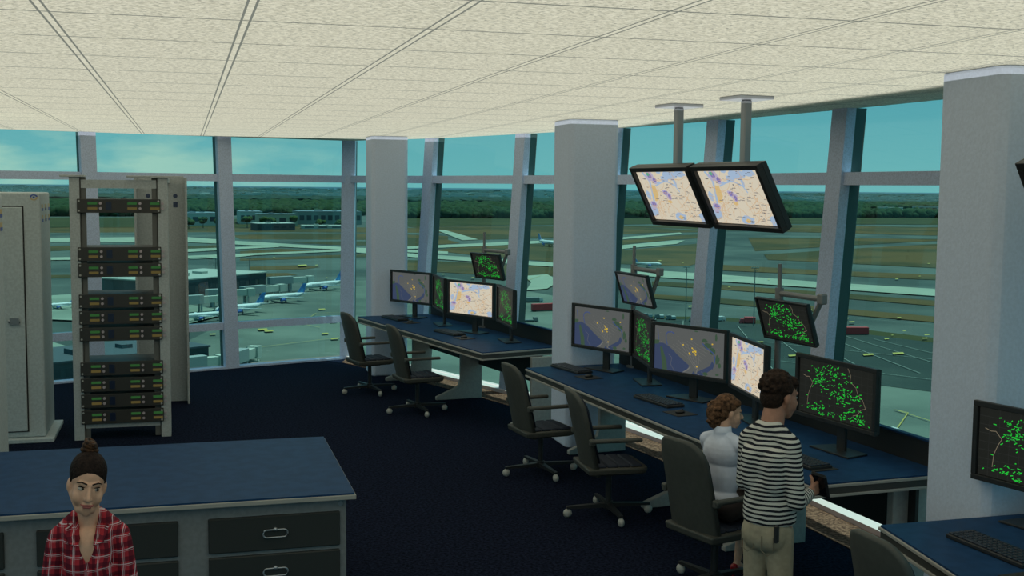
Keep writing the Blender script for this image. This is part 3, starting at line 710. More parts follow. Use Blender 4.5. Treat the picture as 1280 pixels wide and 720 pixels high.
# white cabinets
def cabinet(x0, x1, y0, y1, h, label, door_px=None):
    t = empty('metal_cabinet', (x0, y0, 0), 0, label, 'cabinet'); W_, D_ = x1-x0, y1-y0
    MB().box((-.10,-.10,0),(W_+.10,D_+.05,.05)).build('plinth', CAB, t, bevel=.008)
    MB().box((0,0,.05),(W_,D_,h)).build('body', CAB, t, bevel=.02)
    MB().box((.15,-.004,.12),(W_-.185,0,h-.155)).build('door_gap', BLACKP, t); MB().box((.165,-.035,.135),(W_-.20,0,h-.17)).build('door', CAB, t, bevel=.008)
    hd = MB().box((W_-.36,-.06,1.42),(W_-.26,-.035,1.50)).cyl((W_-.38,-.04,1.46),(W_-.25,-.04,1.46),.02,n=12); hd.build('door_latch', STEEL, t)
    bl = mat('badge_mark_blue', (.05,.09,.35), .5); og = mat('badge_mark_tan', (.50,.38,.18), .5)
    b = MB()
    for k in range(24):
        a0, a1 = 2*PI*k/24, 2*PI*(k+1)/24; cx, cz = W_-.07, h-.055
        pts = [(cx+r*math.cos(a)*1.25, -.002, cz+r*math.sin(a)) for r, a in ((.022,a0),(.036,a0),(.036,a1),(.022,a1))]
        b.add(pts, [(0,1,2,3)], 0 if 0 < k < 12 else 1)
    b.cyl((W_-.07,-.004,h-.055),(W_-.07,0,h-.055),.012,n=12,mi=0)
    b.build('round_emblem', [bl, og], t)
    for r_ in range(2):      # two rows of printed vent slots on the right-hand side face
        for c_ in range(3):
            y_ = .12+c_*(D_-.3)/2; MB().box((W_,y_,h-.22-.13*r_),(W_+.003,y_+.15,h-.14-.13*r_),1).box((W_+.003,y_,h-.22-.13*r_),(W_+.004,y_+.15,h-.185-.13*r_),0).build('vent_mark', [bl, og], t)
    return t
cabinet(-3.14, -1.64, 14.86, 15.85, 2.98, 'pale metal cabinet with a door, beside the equipment rack')
cabinet(-2.75, -1.71, 11.45, 12.35, 2.98, 'pale metal cabinet cut off by the left edge, nearest the camera')

# ============================================================ PEOPLE
SKIN = mat('skin', (.66,.385,.265), .55, var=.05, vscale=30); SKIN_R = mat('skin_ruddy', (.40,.19,.125), .55, var=.06, vscale=30)
HAIR_D = mat('hair_dark_brown', (.011,.008,.008), .7, spec=.08, c2=(.024,.016,.014), vscale=55, vlo=.4, vhi=.7, bump=.8, bscale=70)
HAIR_B = mat('hair_auburn', (.19,.095,.050), .65, spec=.15, c2=(.035,.018,.010), vscale=40, vlo=.35, vhi=.65, bump=.8, bscale=70)
HAIR_M = mat('hair_curly_brown', (.04,.022,.015), .7, spec=.15, c2=(.015,.009,.007), vscale=45, vlo=.35, vhi=.65, bump=1, bscale=60)
def stripes(name, axis, period, frac, c1, c2):
    M = bpy.data.materials.new(name); M.use_nodes = True; t = M.node_tree; n = t.nodes; l = t.links; b = n['Principled BSDF']; b.inputs['Roughness'].default_value = .85; b.inputs['Specular IOR Level'].default_value = .1
    tcn = n.new('ShaderNodeTexCoord'); nz = n.new('ShaderNodeTexNoise'); l.new(tcn.outputs['Object'], nz.inputs[0]); nz.inputs['Scale'].default_value = 4
    s_ = n.new('ShaderNodeSeparateXYZ'); l.new(tcn.outputs['Object'], s_.inputs[0])
    k = n.new('ShaderNodeMath'); k.operation = 'MULTIPLY_ADD'; l.new(nz.outputs[0], k.inputs[0]); k.inputs[1].default_value = .05; l.new(s_.outputs[axis], k.inputs[2])
    d = n.new('ShaderNodeMath'); d.operation = 'DIVIDE'; l.new(k.outputs[0], d.inputs[0]); d.inputs[1].default_value = period
    f = n.new('ShaderNodeMath'); f.operation = 'FRACT'; l.new(d.outputs[0], f.inputs[0])
    g = n.new('ShaderNodeMath'); g.operation = 'LESS_THAN'; l.new(f.outputs[0], g.inputs[0]); g.inputs[1].default_value = frac
    x = n.new('ShaderNodeMix'); x.data_type = 'RGBA'; l.new(g.outputs[0], x.inputs[0]); x.inputs[6].default_value = (*c1,1); x.inputs[7].default_value = (*c2,1)
    l.new(x.outputs[2], b.inputs['Base Color']); return M
ST_Z = stripes('striped_knit', 2, .031, .46, (.62,.60,.55), (.018,.020,.028)); ST_Y = stripes('striped_knit_sleeve', 1, .029, .46, (.62,.60,.55), (.018,.020,.028))
def plaid():
    M = bpy.data.materials.new('red_plaid'); M.use_nodes = True; t = M.node_tree; n = t.nodes; l = t.links; b = n['Principled BSDF']; b.inputs['Roughness'].default_value = .85; b.inputs['Specular IOR Level'].default_value = .1
    tcn = n.new('ShaderNodeTexCoord'); nz = n.new('ShaderNodeTexNoise'); l.new(tcn.outputs['Object'], nz.inputs[0]); nz.inputs['Scale'].default_value = 5
    s_ = n.new('ShaderNodeSeparateXYZ'); l.new(tcn.outputs['Object'], s_.inputs[0]); cur = None
    def band(axis, period, off, half):
        k = n.new('ShaderNodeMath'); k.operation = 'MULTIPLY_ADD'; l.new(nz.outputs[0], k.inputs[0]); k.inputs[1].default_value = .06; l.new(s_.outputs[axis], k.inputs[2])
        a = n.new('ShaderNodeMath'); a.operation = 'PINGPONG'; q = n.new('ShaderNodeMath'); q.operation = 'ADD'; l.new(k.outputs[0], q.inputs[0]); q.inputs[1].default_value = off; l.new(q.outputs[0], a.inputs[0]); a.inputs[1].default_value = period/2
        g = n.new('ShaderNodeMath'); g.operation = 'LESS_THAN'; l.new(a.outputs[0], g.inputs[0]); g.inputs[1].default_value = half; return g.outputs[0]
    def mixin(prev, fac, c, amt):
        x = n.new('ShaderNodeMix'); x.data_type = 'RGBA'; f = n.new('ShaderNodeMath'); f.operation = 'MULTIPLY'; l.new(fac, f.inputs[0]); f.inputs[1].default_value = amt; l.new(f.outputs[0], x.inputs[0])
        if isinstance(prev, tuple): x.inputs[6].default_value = (*prev,1)
        else: l.new(prev, x.inputs[6])
        x.inputs[7].default_value = (*c,1); return x.outputs[2]
    c = (.38,.030,.045)
    c = mixin(c, band(0,.056,.0,.0085), (.06,.010,.022), .7); c = mixin(c, band(2,.060,.0,.0095), (.06,.010,.022), .7)
    for ax, p_ in ((0,.056),(2,.060)):
        c = mixin(c, band(ax,p_,.020,.0017), (.70,.64,.70), .7); c = mixin(c, band(ax,p_,.027,.0008), (.70,.64,.70), .5)
    l.new(c, b.inputs['Base Color']); return M
PLAID = plaid()
def face_prims(b, M, k=1.0, slim=1.0):
    """head in local frame, face towards +Y, origin at the middle of the skull; k scales"""
    def e(c, r): b.ell([q*k for q in c], [q*k for q in r], M=M, nu=28, nv=18)
    def c(a, d, r0, r1=None): b.cap([q*k for q in a], [q*k for q in d], r0*k, (r1 or r0)*k, M=M)
    e((0,-.012,.040),(.074,.094,.084)); e((0,.022,-.020),(.062*slim,.068,.085)); e((0,.036,-.070),(.042*slim,.044,.034)); e((0,.048,-.080),(.036,.040,.028)); e((0,.064,-.092),(.021,.020,.018))
    for s in (-1,1):
        e((s*.034,.050,-.034),(.029,.028,.036)); c((s*.054,.0,-.035),(s*.028,.045,-.088),.020,.016)
        e((s*.073,-.008,-.005),(.012,.018,.030)); c((s*.010,.083,.022),(s*.042,.072,.026),.009,.007)
    c((0,.086,.012),(0,.108,-.030),.0075,.0115); e((.010,.097,-.033),(.0085,.010,.0075)); e((-.010,.097,-.033),(.0085,.010,.0075))
    c((-.014,.086,-.058),(.014,.086,-.058),.0075); c((-.011,.085,-.069),(.011,.085,-.069),.0085)
def head_details(parent, M, k, skinmat, brow, lip, look=(0,0)):
    for s in (-1,1):
        MB().ell((s*.031*k,.070*k,.004*k),(.0140*k,.0125*k,.0072*k),M=M).build('eye_white', mat('eye_white',(.36,.34,.32),.4), parent, smooth=True)
        MB().ell(((s*.031+look[0])*k,.0805*k,(.004+look[1])*k),(.0058*k,.0045*k,.0058*k),M=M).build('iris', mat('iris_brown',(.03,.018,.010),.2), parent, smooth=True)
        MB().cap((s*.017*k,.0815*k,.0125*k),(s*.045*k,.073*k,.0135*k),.0027*k,.0022*k,M=M).build('eyelash', HAIR_D, parent)
        MB().cap((s*.013*k,.0905*k,.0275*k),(s*.036*k,.0835*k,.0335*k),.0030*k,.0026*k,M=M).cap((s*.036*k,.0835*k,.0335*k),(s*.052*k,.0725*k,.0275*k),.0026*k,.0016*k,M=M).build('eyebrow', brow, parent)
    MB().cap((-.020*k,.0915*k,-.0585*k),(.020*k,.0915*k,-.0585*k),.0042*k,M=M).cap((-.013*k,.0905*k,-.0655*k),(.013*k,.0905*k,-.0655*k),.0052*k,M=M).cap((-.027*k,.0845*k,-.056*k),(-.012*k,.0920*k,-.0615*k),.0020*k,.004*k,M=M).cap((.027*k,.0845*k,-.056*k),(.012*k,.0920*k,-.0615*k),.0020*k,.004*k,M=M).build('lips', lip, parent, smooth=True)
def hand(b, wrist, dirv, palmn, thumb_side, k=1.0, curl=.9):
    """palm plus five separate bent fingers; dirv points to the fingers, palmn is the palm's inner normal"""
    d = V(dirv).normalized(); n = V(palmn).normalized(); n = (n-d*n.dot(d)).normalized(); s = d.cross(n)*thumb_side
    w_ = V(wrist)
    for j in range(4):
        off = (.030-.020*j)*k
        b.cap(w_+d*.01*k+s*off*.7, w_+d*.085*k+s*off, .0145*k, .0115*k)
    for j, ln in enumerate((.072,.082,.076,.060)):
        off = (.031-.0205*j)*k; p = w_+d*.088*k+s*off; a = 0
        for q, fr in enumerate((.42,.32,.26)):
            a += curl*(.7 if q == 0 else .95); dd = d*math.cos(a)+n*math.sin(a); p2 = p+dd*ln*fr*k; b.cap(p, p2, (.0092-.001*q)*k, (.0084-.001*q)*k); p = p2
    p = w_+d*.025*k+s*.028*k; dd = (d*.6+s*.75+n*.35).normalized(); p2 = p+dd*.045*k; b.cap(p, p2, .0125*k, .010*k)
    dd = (d*.75+s*.15+n*.65).normalized(); b.cap(p2, p2+dd*.034*k, .0098*k, .0082*k)

# ---- woman in the red plaid shirt, standing in front of the island
def woman_plaid():
    g = yplane(112, 640, 5.72)
    t = empty('person', (g.x, 5.66, 0), PI-.03, 'woman with a dark top bun and red plaid shirt before the drawer cabinet', 'person')
    t.scale = (.95, 1.0, 1.05); hc = V((.0,.03,1.628)); k = 1.10
    HM = Matrix.Translation(hc)@Matrix.Rotation(.20,4,'Z')@Matrix.Rotation(-.15,4,'Y')@Matrix.Rotation(-.06,4,'X')
    b = MB(); face_prims(b, HM, k, 1.0)
    b.cap((0,.005,1.60),(0,-.01,1.42),.050,.056); b.ell((0,.025,1.33),(.10,.080,.12)); b.cap((0,-.01,1.43),(-.11,-.01,1.385),.040,.035); b.cap((0,-.01,1.43),(.11,-.01,1.385),.040,.035)
    b.ell((0,0,1.12),(.11,.075,.22)); b.ell((0,0,.93),(.15,.10,.14))
    for s in (-1,1):
        sh = V((s*.145,0,1.365)); elb = V((s*.195,.03,1.08)); wr = V((-s*.02,.20,1.10+.03*s))
        b.cap(sh, elb, .038, .034); b.cap(elb, wr, .034, .024); hand(b, wr, (-s*1,.12,.05), (0,-1,0), 1 if s > 0 else -1, 1.0, .35)
        b.cap((s*.08,0,.92),(s*.09,.01,.50),.075,.052); b.cap((s*.09,.01,.50),(s*.09,-.02,.09),.050,.035); b.cap((s*.09,-.03,.05),(s*.10,.12,.035),.035,.03)
    b.build('body', SKIN, t, remesh=.0055, relax=2)
    head_details(t, HM, k, SKIN, HAIR_D, mat('lips_rose',(.36,.10,.09),.4), (-.0050,.0015))
    b = MB(); b.ell((0,-.016*k,.053*k),(.0795*k,.094*k,.083*k),M=HM,nu=32,nv=20); b.ell((0,-.045*k,.00),(.072*k,.068*k,.080*k),M=HM)
    for s in (-1,1): b.cap((s*.068*k,.012*k,.045*k),(s*.0725*k,.002*k,.005*k),.009*k,.004*k,M=HM)
    b.build('hair', HAIR_D, t, remesh=.005, relax=2)
    b = MB(); b.ell((.004,-.045*k,.142*k),(.034*k,.036*k,.030*k),M=HM)
    for q in range(3): b.tube([HM@V(((.031-.006*q)*k*math.cos(a)+.004, (-.045+.031*math.sin(a))*k, (.132+.015*q+.006*math.sin(a+q))*k)) for a in [2*PI*i/16 for i in range(16)]], .0095*k, 8, closed=True)
    b.build('hair_bun', mat('hair_bun_brown',(.085,.040,.020),.6,spec=.15,c2=(.02,.011,.008),vscale=60,vlo=.4,vhi=.65,bump=.8,bscale=70), t, smooth=True)
    b = MB(); b.ell((0,-.01,1.20),(.145,.105,.17)); b.ell((0,.0,1.05),(.138,.105,.22)); b.ell((0,.0,.90),(.170,.125,.13))
    for s in (-1,1):
        b.ell((s*.055,.055,1.235),(.068,.062,.075))
        b.cap((s*.055,-.022,1.465),(s*.140,-.010,1.385),.045,.054); b.cap((s*.070,.050,1.41),(s*.052,.072,1.28),.040,.060); b.cap((s*.05,-.05,1.42),(s*.08,-.05,1.25),.05,.07)
        b.cap((s*.148,0,1.360),(s*.200,.03,1.08),.054,.046); b.cap((s*.200,.03,1.08),(s*.02,.175,1.10+.03*s),.046,.036)
    b.cap((0,.085,1.26),(0,.08,1.15),.035,.05)
    b.build('plaid_shirt', PLAID, t, remesh=.0075, relax=3)
    for s in (-1,1):
        pts = [V((s*.018,-.072,1.500)),V((s*.056,-.040,1.505)),V((s*.064,.030,1.480)),V((s*.032,.128,1.378)),V((s*.080,.128,1.392)),V((s*.102,.068,1.450)),V((s*.088,-.030,1.458)),V((s*.018,-.085,1.455))]
        b = MB(); n_ = V((0,.006,.006)); b.add([p for p in pts]+[p+n_ for p in pts], [tuple(range(7,-1,-1)), tuple(range(8,16))]+[(i,(i+1)%8,8+(i+1)%8,8+i) for i in range(8)]); b.build('collar', PLAID, t, bevel=.002)
    b = MB().tube([(.006,.116,1.27),(.003,.117,1.20),(0,.117,1.10),(0,.124,.90)], .007, 8); b.build('button_placket', mat('placket_pink',(.34,.14,.17),.8), t)
    MB().ell((0,0,.90),(.165,.118,.12)).cap((-.085,0,.86),(-.09,.01,.48),.090,.066).cap((.085,0,.86),(.09,.01,.48),.090,.066).cap((-.09,.01,.48),(-.09,-.02,.12),.064,.05).cap((.09,.01,.48),(.09,-.02,.12),.064,.05).build('jeans', mat('denim',(.03,.05,.10),.8), t, remesh=.014, relax=2)
    for s in (-1,1): MB().cap((s*.09,-.04,.045),(s*.10,.14,.035),.045,.038).build('shoe', BLACK, t, smooth=True)
woman_plaid()

# ---- man in the striped top
def man_striped():
    t = empty('person', (3.78, 6.98, 0), -math.radians(58), 'man in navy and cream striped top and khaki trousers, holding a black device', 'person')
    hc = V((.015,.075,1.710)); k = 1.34
    HM = Matrix.Translation(hc)@Matrix.Rotation(-.38,4,'Z')@Matrix.Rotation(-.14,4,'X')
    b = MB(); face_prims(b, HM, k, 1.10)
    b.cap((.005,.030,1.62),(0,-.02,1.46),.075,.085); b.ell((0,-.02,1.32),(.15,.11,.16)); b.ell((0,.01,1.08),(.14,.13,.22))
    for s, elb, wr in ((1, V((.215,-.02,1.035)), V((.188,.225,1.058))), (-1, V((-.205,.02,1.10)), V((-.08,.24,1.06)))):
        sh = V((s*.145,-.02,1.40)); b.cap(sh, elb, .048, .042); b.cap(elb, wr, .042, .032)
        if s > 0: hand(b, wr, (-.05,1,.12), (-1,.0,.0), 1, 1.18, .62)
        else: hand(b, wr, (.55,.8,.05), (0,-.2,-1), -1, 1.1, .5)
        b.cap((s*.085,0,.88),(s*.095,.01,.50),.085,.062); b.cap((s*.095,.01,.50),(s*.10,-.03,.09),.058,.042); b.cap((s*.10,-.04,.05),(s*.12,.15,.035),.04,.034)
    b.build('body', SKIN_R, t, remesh=.007, relax=2)
    head_details(t, HM, k, SKIN_R, HAIR_M, mat('lips_ruddy',(.30,.12,.09),.5))
    b = MB(); b.ell((0,-.024*k,.050*k),(.0815*k,.090*k,.086*k),M=HM,nu=28,nv=18); b.ell((0,-.050*k,-.005*k),(.073*k,.052*k,.070*k),M=HM); b.cap((-.042*k,.035*k,.080*k),(.042*k,.035*k,.080*k),.032*k,M=HM)
    r = random.Random(3)
    for q in range(110):
        a, e_ = r.uniform(0,2*PI), r.uniform(-.3,1.4); p = V((.080*k*math.cos(e_)*math.cos(a), (-.026+.090*math.cos(e_)*math.sin(a))*k, (.048+.084*math.sin(e_))*k))
        if p.y > .045*k and p.z < .08*k: continue
        b.ell(tuple(p), (.011*k,.011*k,.010*k), M=HM, nu=8, nv=6)
    b.build('hair', HAIR_M, t, remesh=.006, relax=1)
    # striped top
    b = MB(); b.ell((0,-.01,1.29),(.190,.150,.18)); b.ell((0,.015,1.09),(.180,.170,.24)); b.ell((0,.01,.98),(.175,.155,.12)); b.cap((0,-.030,1.49),(0,-.03,1.36),.082,.13)
    for s in (-1,1): b.cap((s*.045,-.03,1.50),(s*.150,-.02,1.41),.066,.076); b.cap((s*.08,-.08,1.32),(s*.08,-.07,1.15),.09,.09)
    loop = [(.180*math.cos(a), .01+.160*math.sin(a)) for a in [2*PI*i/26 for i in range(26)]]
    b.loft([[(x,y,.865) for x,y in loop],[(x*1.02,y*1.03,.93) for x,y in loop],[(x,y,1.02) for x,y in loop]])
    b.cap((.150,-.02,1.40),(.215,-.025,1.04),.078,.062); b.cap((-.150,-.02,1.40),(-.205,.02,1.10),.076,.06)
    b.build('striped_top', ST_Z, t, remesh=.008, relax=3)
    b = MB(); b.cap((.208,.035,1.035),(.192,.175,1.050),.056,.046); b.build('forearm_sleeve', ST_Y, t, remesh=.008, relax=2)
    b = MB(); b.cap((-.205,.03,1.10),(-.11,.20,1.06),.055,.046); b.build('forearm_sleeve', ST_Y, t, remesh=.01, relax=1)
    # khaki trousers, pocket flap, belt clip
    kh = mat('khaki_cloth', (.36,.31,.22), .85, var=.07, vscale=25, bump=.4, bscale=12)
    b = MB(); b.ell((0,-.01,.83),(.172,.140,.16)); b.ell((0,-.05,.78),(.13,.10,.12));
    for s in (-1,1): b.ell((s*.065,-.055,.79),(.10,.09,.12)); b.cap((s*.082,.0,.80),(s*.095,.01,.48),.100,.084); b.cap((s*.095,.01,.48),(s*.10,-.03,.12),.082,.066)
    b.build('trousers', kh, t, remesh=.01, relax=3)
    for s in (-1,1): MB().tube([(s*.075-.04,-.150,.80),(s*.075-.042,-.146,.70),(s*.075,-.140,.67),(s*.075+.042,-.132,.70),(s*.075+.040,-.138,.80)], .003, 6).build('back_pocket', mat('khaki_seam',(.20,.17,.12),.9), t)
    MB().cbox((.135,-.130,.83),(.03,.035,.12),e=.008).build('belt_clip', BLACK, t)
    [MB().cap((s*.10,-.05,.05),(s*.12,.18,.04),.055,.045).build('shoe', BLACK, t, smooth=True) for s in (-1,1)]
    # the black device in his right hand, a thing of its own
    ph = t.matrix_basis @ V((0,0,0)); Mt = Matrix.Translation(t.location)@Matrix.Rotation(t.rotation_euler.z,4,'Z')
    p = Mt@V((.195,.345,1.085))
    d = empty('handheld_device', p, t.rotation_euler.z, 'black handheld device gripped in the right hand of the striped man', 'device')
    d.rotation_euler = (.45, .10, t.rotation_euler.z-.1)
    MB().cbox((0,0,0),(.125,.026,.20),e=.012).build('case', BLACK, d, bevel=.006); MB().cbox((0,-.0145,.01),(.10,.002,.15)).build('screen', mat('dark_screen',(.01,.012,.015),.15), d)
man_striped()

# ---- woman in the white blouse, seated
def woman_seated():
    t = empty('person', (3.99, 8.12, 0), -math.radians(66), 'woman in white blouse and dark skirt seated with red shoes, auburn hair pinned up', 'person')
    hc = V((.0,.055,1.375)); k = 1.08
    HM = Matrix.Translation(hc)@Matrix.Rotation(-.50,4,'Z')@Matrix.Rotation(-.10,4,'X')
    b = MB(); face_prims(b, HM, k, .95)
    b.cap((0,.02,1.36),(0,-.01,1.22),.050,.056); b.ell((0,-.01,1.10),(.145,.090,.14)); b.ell((0,0,.86),(.125,.090,.20)); b.ell((0,-.02,.66),(.165,.13,.10))
    for s in (-1,1):
        sh = V((s*.165,0,1.155)); elb = V((s*.20,.10,1.00)); wr = V((s*.13,.34,1.055)); b.cap(sh, elb, .04, .033); b.cap(elb, wr, .032, .024); hand(b, wr, (-s*.25,1,-.02), (0,0,-1), -s, 1.0, .45)
        b.cap((s*.085,-.02,.645),(s*.085,.40,.625),.085,.058); b.cap((s*.085,.40,.62),(s*.075,.30,.14),.052,.030); b.cap((s*.075,.29,.11),(s*.08,.40,.045),.030,.022)
    b.build('body', SKIN, t, remesh=.007, relax=2)
    head_details(t, HM, k, SKIN, HAIR_B, MATS['lips_rose'])
    b = MB(); b.ell((0,-.026*k,.052*k),(.082*k,.094*k,.088*k),M=HM,nu=28,nv=18); b.ell((0,-.055*k,.0),(.078*k,.065*k,.085*k),M=HM); b.cap((-.05*k,.035*k,.078*k),(.05*k,.035*k,.078*k),.030*k,M=HM)
    b.ell((0,-.105*k,-.005*k),(.072*k,.062*k,.080*k),M=HM); b.ell((0,-.095*k,-.07*k),(.060*k,.050*k,.055*k),M=HM)
    r = random.Random(5)
    for q in range(26):
        a, e_ = r.uniform(0,2*PI), r.uniform(-1.2,1.3); b.ell((.068*k*math.cos(e_)*math.cos(a), (-.105+.06*math.cos(e_)*math.sin(a))*k, (-.01+.085*math.sin(e_))*k), (.02*k,.02*k,.016*k), M=HM, nu=8, nv=6)
    b.build('hair', HAIR_B, t, remesh=.006, relax=1)
    b = MB(); b.ell((0,-.01,1.08),(.170,.115,.15)); b.ell((0,.0,.90),(.145,.110,.22)); b.cap((0,-.02,1.225),(0,-.01,1.15),.062,.10); b.ell((0,-.01,.72),(.155,.12,.08))
    for s in (-1,1): b.cap((s*.05,-.01,1.20),(s*.16,0,1.15),.050,.058); b.cap((s*.168,0,1.15),(s*.208,.10,1.00),.057,.048); b.cap((s*.208,.10,1.00),(s*.14,.31,1.055),.046,.036)
    b.build('white_blouse', mat('white_cotton', (.66,.70,.82), .8, var=.05, vscale=12, bump=.5, bscale=9), t, remesh=.008, relax=3)
    lp = [(.066*math.cos(a), -.012+.062*math.sin(a)) for a in [2*PI*i/20 for i in range(20)]]
    MB().loft([[(x*1.1,y*1.1,1.235) for x,y in lp],[(x,y,1.285) for x,y in lp],[(x*.93,y*.93,1.283) for x,y in lp],[(x*1.0,y*1.0,1.235) for x,y in lp]],close=False).build('collar', MATS['white_cotton'], t, smooth=True)
    b = MB(); b.ell((0,-.02,.66),(.182,.145,.095)); b.cap((-.085,-.02,.645),(-.085,.38,.625),.10,.075); b.cap((.085,-.02,.645),(.085,.38,.625),.10,.075); b.cap((0,.05,.645),(0,.36,.63),.09,.07)
    b.build('dark_skirt', mat('skirt_brown_black', (.028,.018,.016), .85), t, remesh=.012, relax=2)
    for s in (-1,1):
        b = MB(); b.cap((s*.075,.265,.085),(s*.08,.40,.032),.034,.028); b.cyl((s*.075,.25,.0),(s*.075,.262,.08),.008,.018,n=10); b.build('red_shoe', mat('red_leather', (.34,.012,.02), .3), t, remesh=.005)
woman_seated()

# ============================================================ AIRFIELD
GZ = -57.0
HT = EYE-GZ
def G(px, py): return at(px, py, GZ)
ASPH = mat('asphalt', (0.0760,0.1000,0.0880), .9, c2=(0.0416,0.0592,0.0544), vscale=.012, det=8, vlo=.40, vhi=.60, spec=.1)
ASPD = mat('apron_dark', (0.0360,0.0528,0.0464), .9, c2=(0.0264,0.0400,0.0368), vscale=.03, vlo=.35, vhi=.65, spec=.1)
APR = mat('apron_grey', (0.1235,0.1568,0.1283), .9, c2=(0.0712,0.0950,0.0808), vscale=.025, vlo=.35, vhi=.65, spec=.1, det=7)
CONCR = mat('runway_concrete', (0.2550,0.3000,0.2325), .9, c2=(0.1950,0.2400,0.1875), vscale=.02, vlo=.35, vhi=.65, spec=.1)
APL = mat('apron_light', (0.1920,0.2400,0.1920), .9, c2=(0.1360,0.1760,0.1400), vscale=.03, vlo=.35, vhi=.65, spec=.1)
GRASS = mat('dry_grass', (0.0880,0.0640,0.0288), .95, c2=(0.0464,0.0464,0.0240), vscale=.010, det=8, vlo=.42, vhi=.58, spec=.05)
GRASG = mat('green_grass', (0.0480,0.0528,0.0240), .95, c2=(0.0320,0.0400,0.0192), vscale=.012, vlo=.35, vhi=.65, spec=.05)
YELP = mat('yellow_paint', (.30,.26,.05), .8); WHP = mat('white_paint', (.17,.21,.18), .8)
SEA = mat('sea', (.02,.05,.08), .35)
WOOD = mat('woodland_floor', (.016,.030,.020), .95, c2=(.026,.042,.026), vscale=.004, vlo=.4, vhi=.6, spec=.02)
# sea disc to the horizon, then land
b = MB(); b.add([(0,0,GZ-1.2)]+[(44000*math.cos(2*PI*i/96), 44000*math.sin(2*PI*i/96), GZ-1.2) for i in range(96)], [(0,1+i,1+(i+1)%96) for i in range(96)]); tag(b.build('distant_sea', SEA), kind='structure')
b = MB(); b.add([(0,0,GZ-.6)]+[((17000+900*math.sin(i*1.7))*math.cos(2*PI*i/96), (17000+900*math.sin(i*1.7))*math.sin(2*PI*i/96), GZ-.6) for i in range(96)], [(0,1+i,1+(i+1)%96) for i in range(96)]); tag(b.build('distant_land', WOOD), kind='structure')
def ground_poly(b, pts, z, mi=0):
    P = [G(*p) for p in pts]; z += .012*(len(b.f) % 30); b.add([(p.x, p.y, GZ+z) for p in P], [tuple(range(len(P)))], mi)
FX0, FX1 = -260, 1500
b = MB(); ground_poly(b, [(FX0,266),(640,269),(FX1,276),(3000,900),(640,2600),(-1700,900)], -.1); tag(b.build('airfield_ground', ASPH), kind='structure')
gr = MB()
for pts in (
  [(FX0,284),(300,283),(560,285),(560,291),(300,290),(FX0,292)],
  [(-50,300),(30,300),(60,304),(-50,306)],
  [(290,294),(360,291.5),(470,292),(560,295),(560,301),(430,299.5),(300,299)], [(365,303.5),(430,301.5),(540,303),(540,307.5),(430,306.5)],
  [(232,307.5),(278,306.5),(285,309.5),(232,311)], [(300,314),(350,311),(392,313),(372,316),(300,317)], [(300,323.5),(430,318.5),(520,317),(520,320),(430,322),(300,326)],
  [(60,344),(200,342),(360,341.5),(372,344),(330,346),(60,348)], [(312,333.5),(380,331.5),(400,334),(380,336.5),(312,337.5)], [(60,308),(95,307),(110,312),(60,314)],
  # centre
  [(505,283),(780,283),(900,290),(820,291),(700,297),(590,300),(560,289)], [(505,297),(545,296),(575,304),(505,309)], [(600,306.5),(720,302),(780,302),(780,320),(700,328),(600,320),(540,313)],
  [(505,325),(575,328),(720,336),(720,344),(640,346),(560,341),(505,338)],
  # right
  [(776,283),(900,280),(1300,286),(1300,294),(1165,294.5),(975,289.5),(900,288)], [(776,300.5),(848,294.5),(898,292),(893,297),(850,299),(776,306)],
  [(776,313.5),(870,305),(896,303),(896,322),(860,333),(776,330)], [(935,297),(1165,299),(1300,300),(1165,301.5),(1060,307),(944,314)],
  [(955,318.5),(1075,310.5),(1165,305.5),(1350,300),(1350,345),(1165,335),(1010,327),(960,325)], [(896,331),(1025,338),(1165,343.5),(1350,352),(1350,360),(1165,350),(1025,344),(896,338)],
  [(815,352),(897,356),(1025,365),(1165,376),(1350,392),(1350,400),(1165,382.5),(1025,371),(897,362),(815,357)],
  [(810,368),(897,373),(970,379),(1165,396),(1350,415),(1350,423),(1165,403),(970,386),(897,379.5),(810,373)]):
    ground_poly(gr, pts, .02)
tag(gr.build('dry_grass_field', GRASS), kind='structure')
gr = MB()
for pts in ([(FX0,272),(230,272),(430,277),(430,284),(FX0,285)], [(505,268),(FX1,274),(FX1,284),(1165,281),(900,279.5),(505,283)], [(776,396),(897,397),(1056,410),(1165,423),(1350,445),(1350,452),(1165,429),(1056,416),(897,402)]):
    ground_poly(gr, pts, .34)
tag(gr.build('green_verge', GRASG), kind='structure')
rw = MB()
for pts in ([(FX0,299),(60,298),(230,296.5),(300,302),(430,309.5),(560,315),(560,318),(430,313),(300,306.5),(230,303),(60,303),(FX0,305)],
  [(FX0,334),(60,322.5),(230,320.7),(430,312.6),(600,304.6),(780,297),(850,291),(853,293),(780,299.5),(600,308.5),(430,314.8),(230,323.5),(60,326),(FX0,341)],
  [(230,312),(300,309.5),(345,308),(350,309.5),(300,312),(230,316)], [(230,325),(300,319),(340,317),(300,322)],
  [(440,313),(513,317.5),(575,321.5),(688,329),(790,337),(897,344),(1025,353.5),(1165,362),(1350,374),(1350,385),(1165,371),(1025,361),(897,352.5),(790,345),(688,334),(575,326.5),(513,322),(440,316)],
  [(544,287.5),(556,288),(598,300),(578,301)], [(776,307.5),(842,301),(856,301),(846,305.5),(776,312)], [(655,346),(684,344),(700,352),(684,362),(658,364),(664,354)]):
    ground_poly(rw, pts, .55)
tag(rw.build('concrete_runway', CONCR), kind='structure')
ap = MB(); ground_poly(ap, [(150,470),(334,378),(386,362),(440,352),(560,347),(700,372),(760,400),(770,520),(560,640),(300,640),(100,560)], .40); tag(ap.build('stand_apron', APR), kind='structure')
ap = MB(); ground_poly(ap, [(776,398),(897,402),(1056,416),(1165,430),(1380,458),(1380,560),(1165,492),(1085,482),(900,470),(776,440)], .60); tag(ap.build('dark_apron', ASPD), kind='structure')
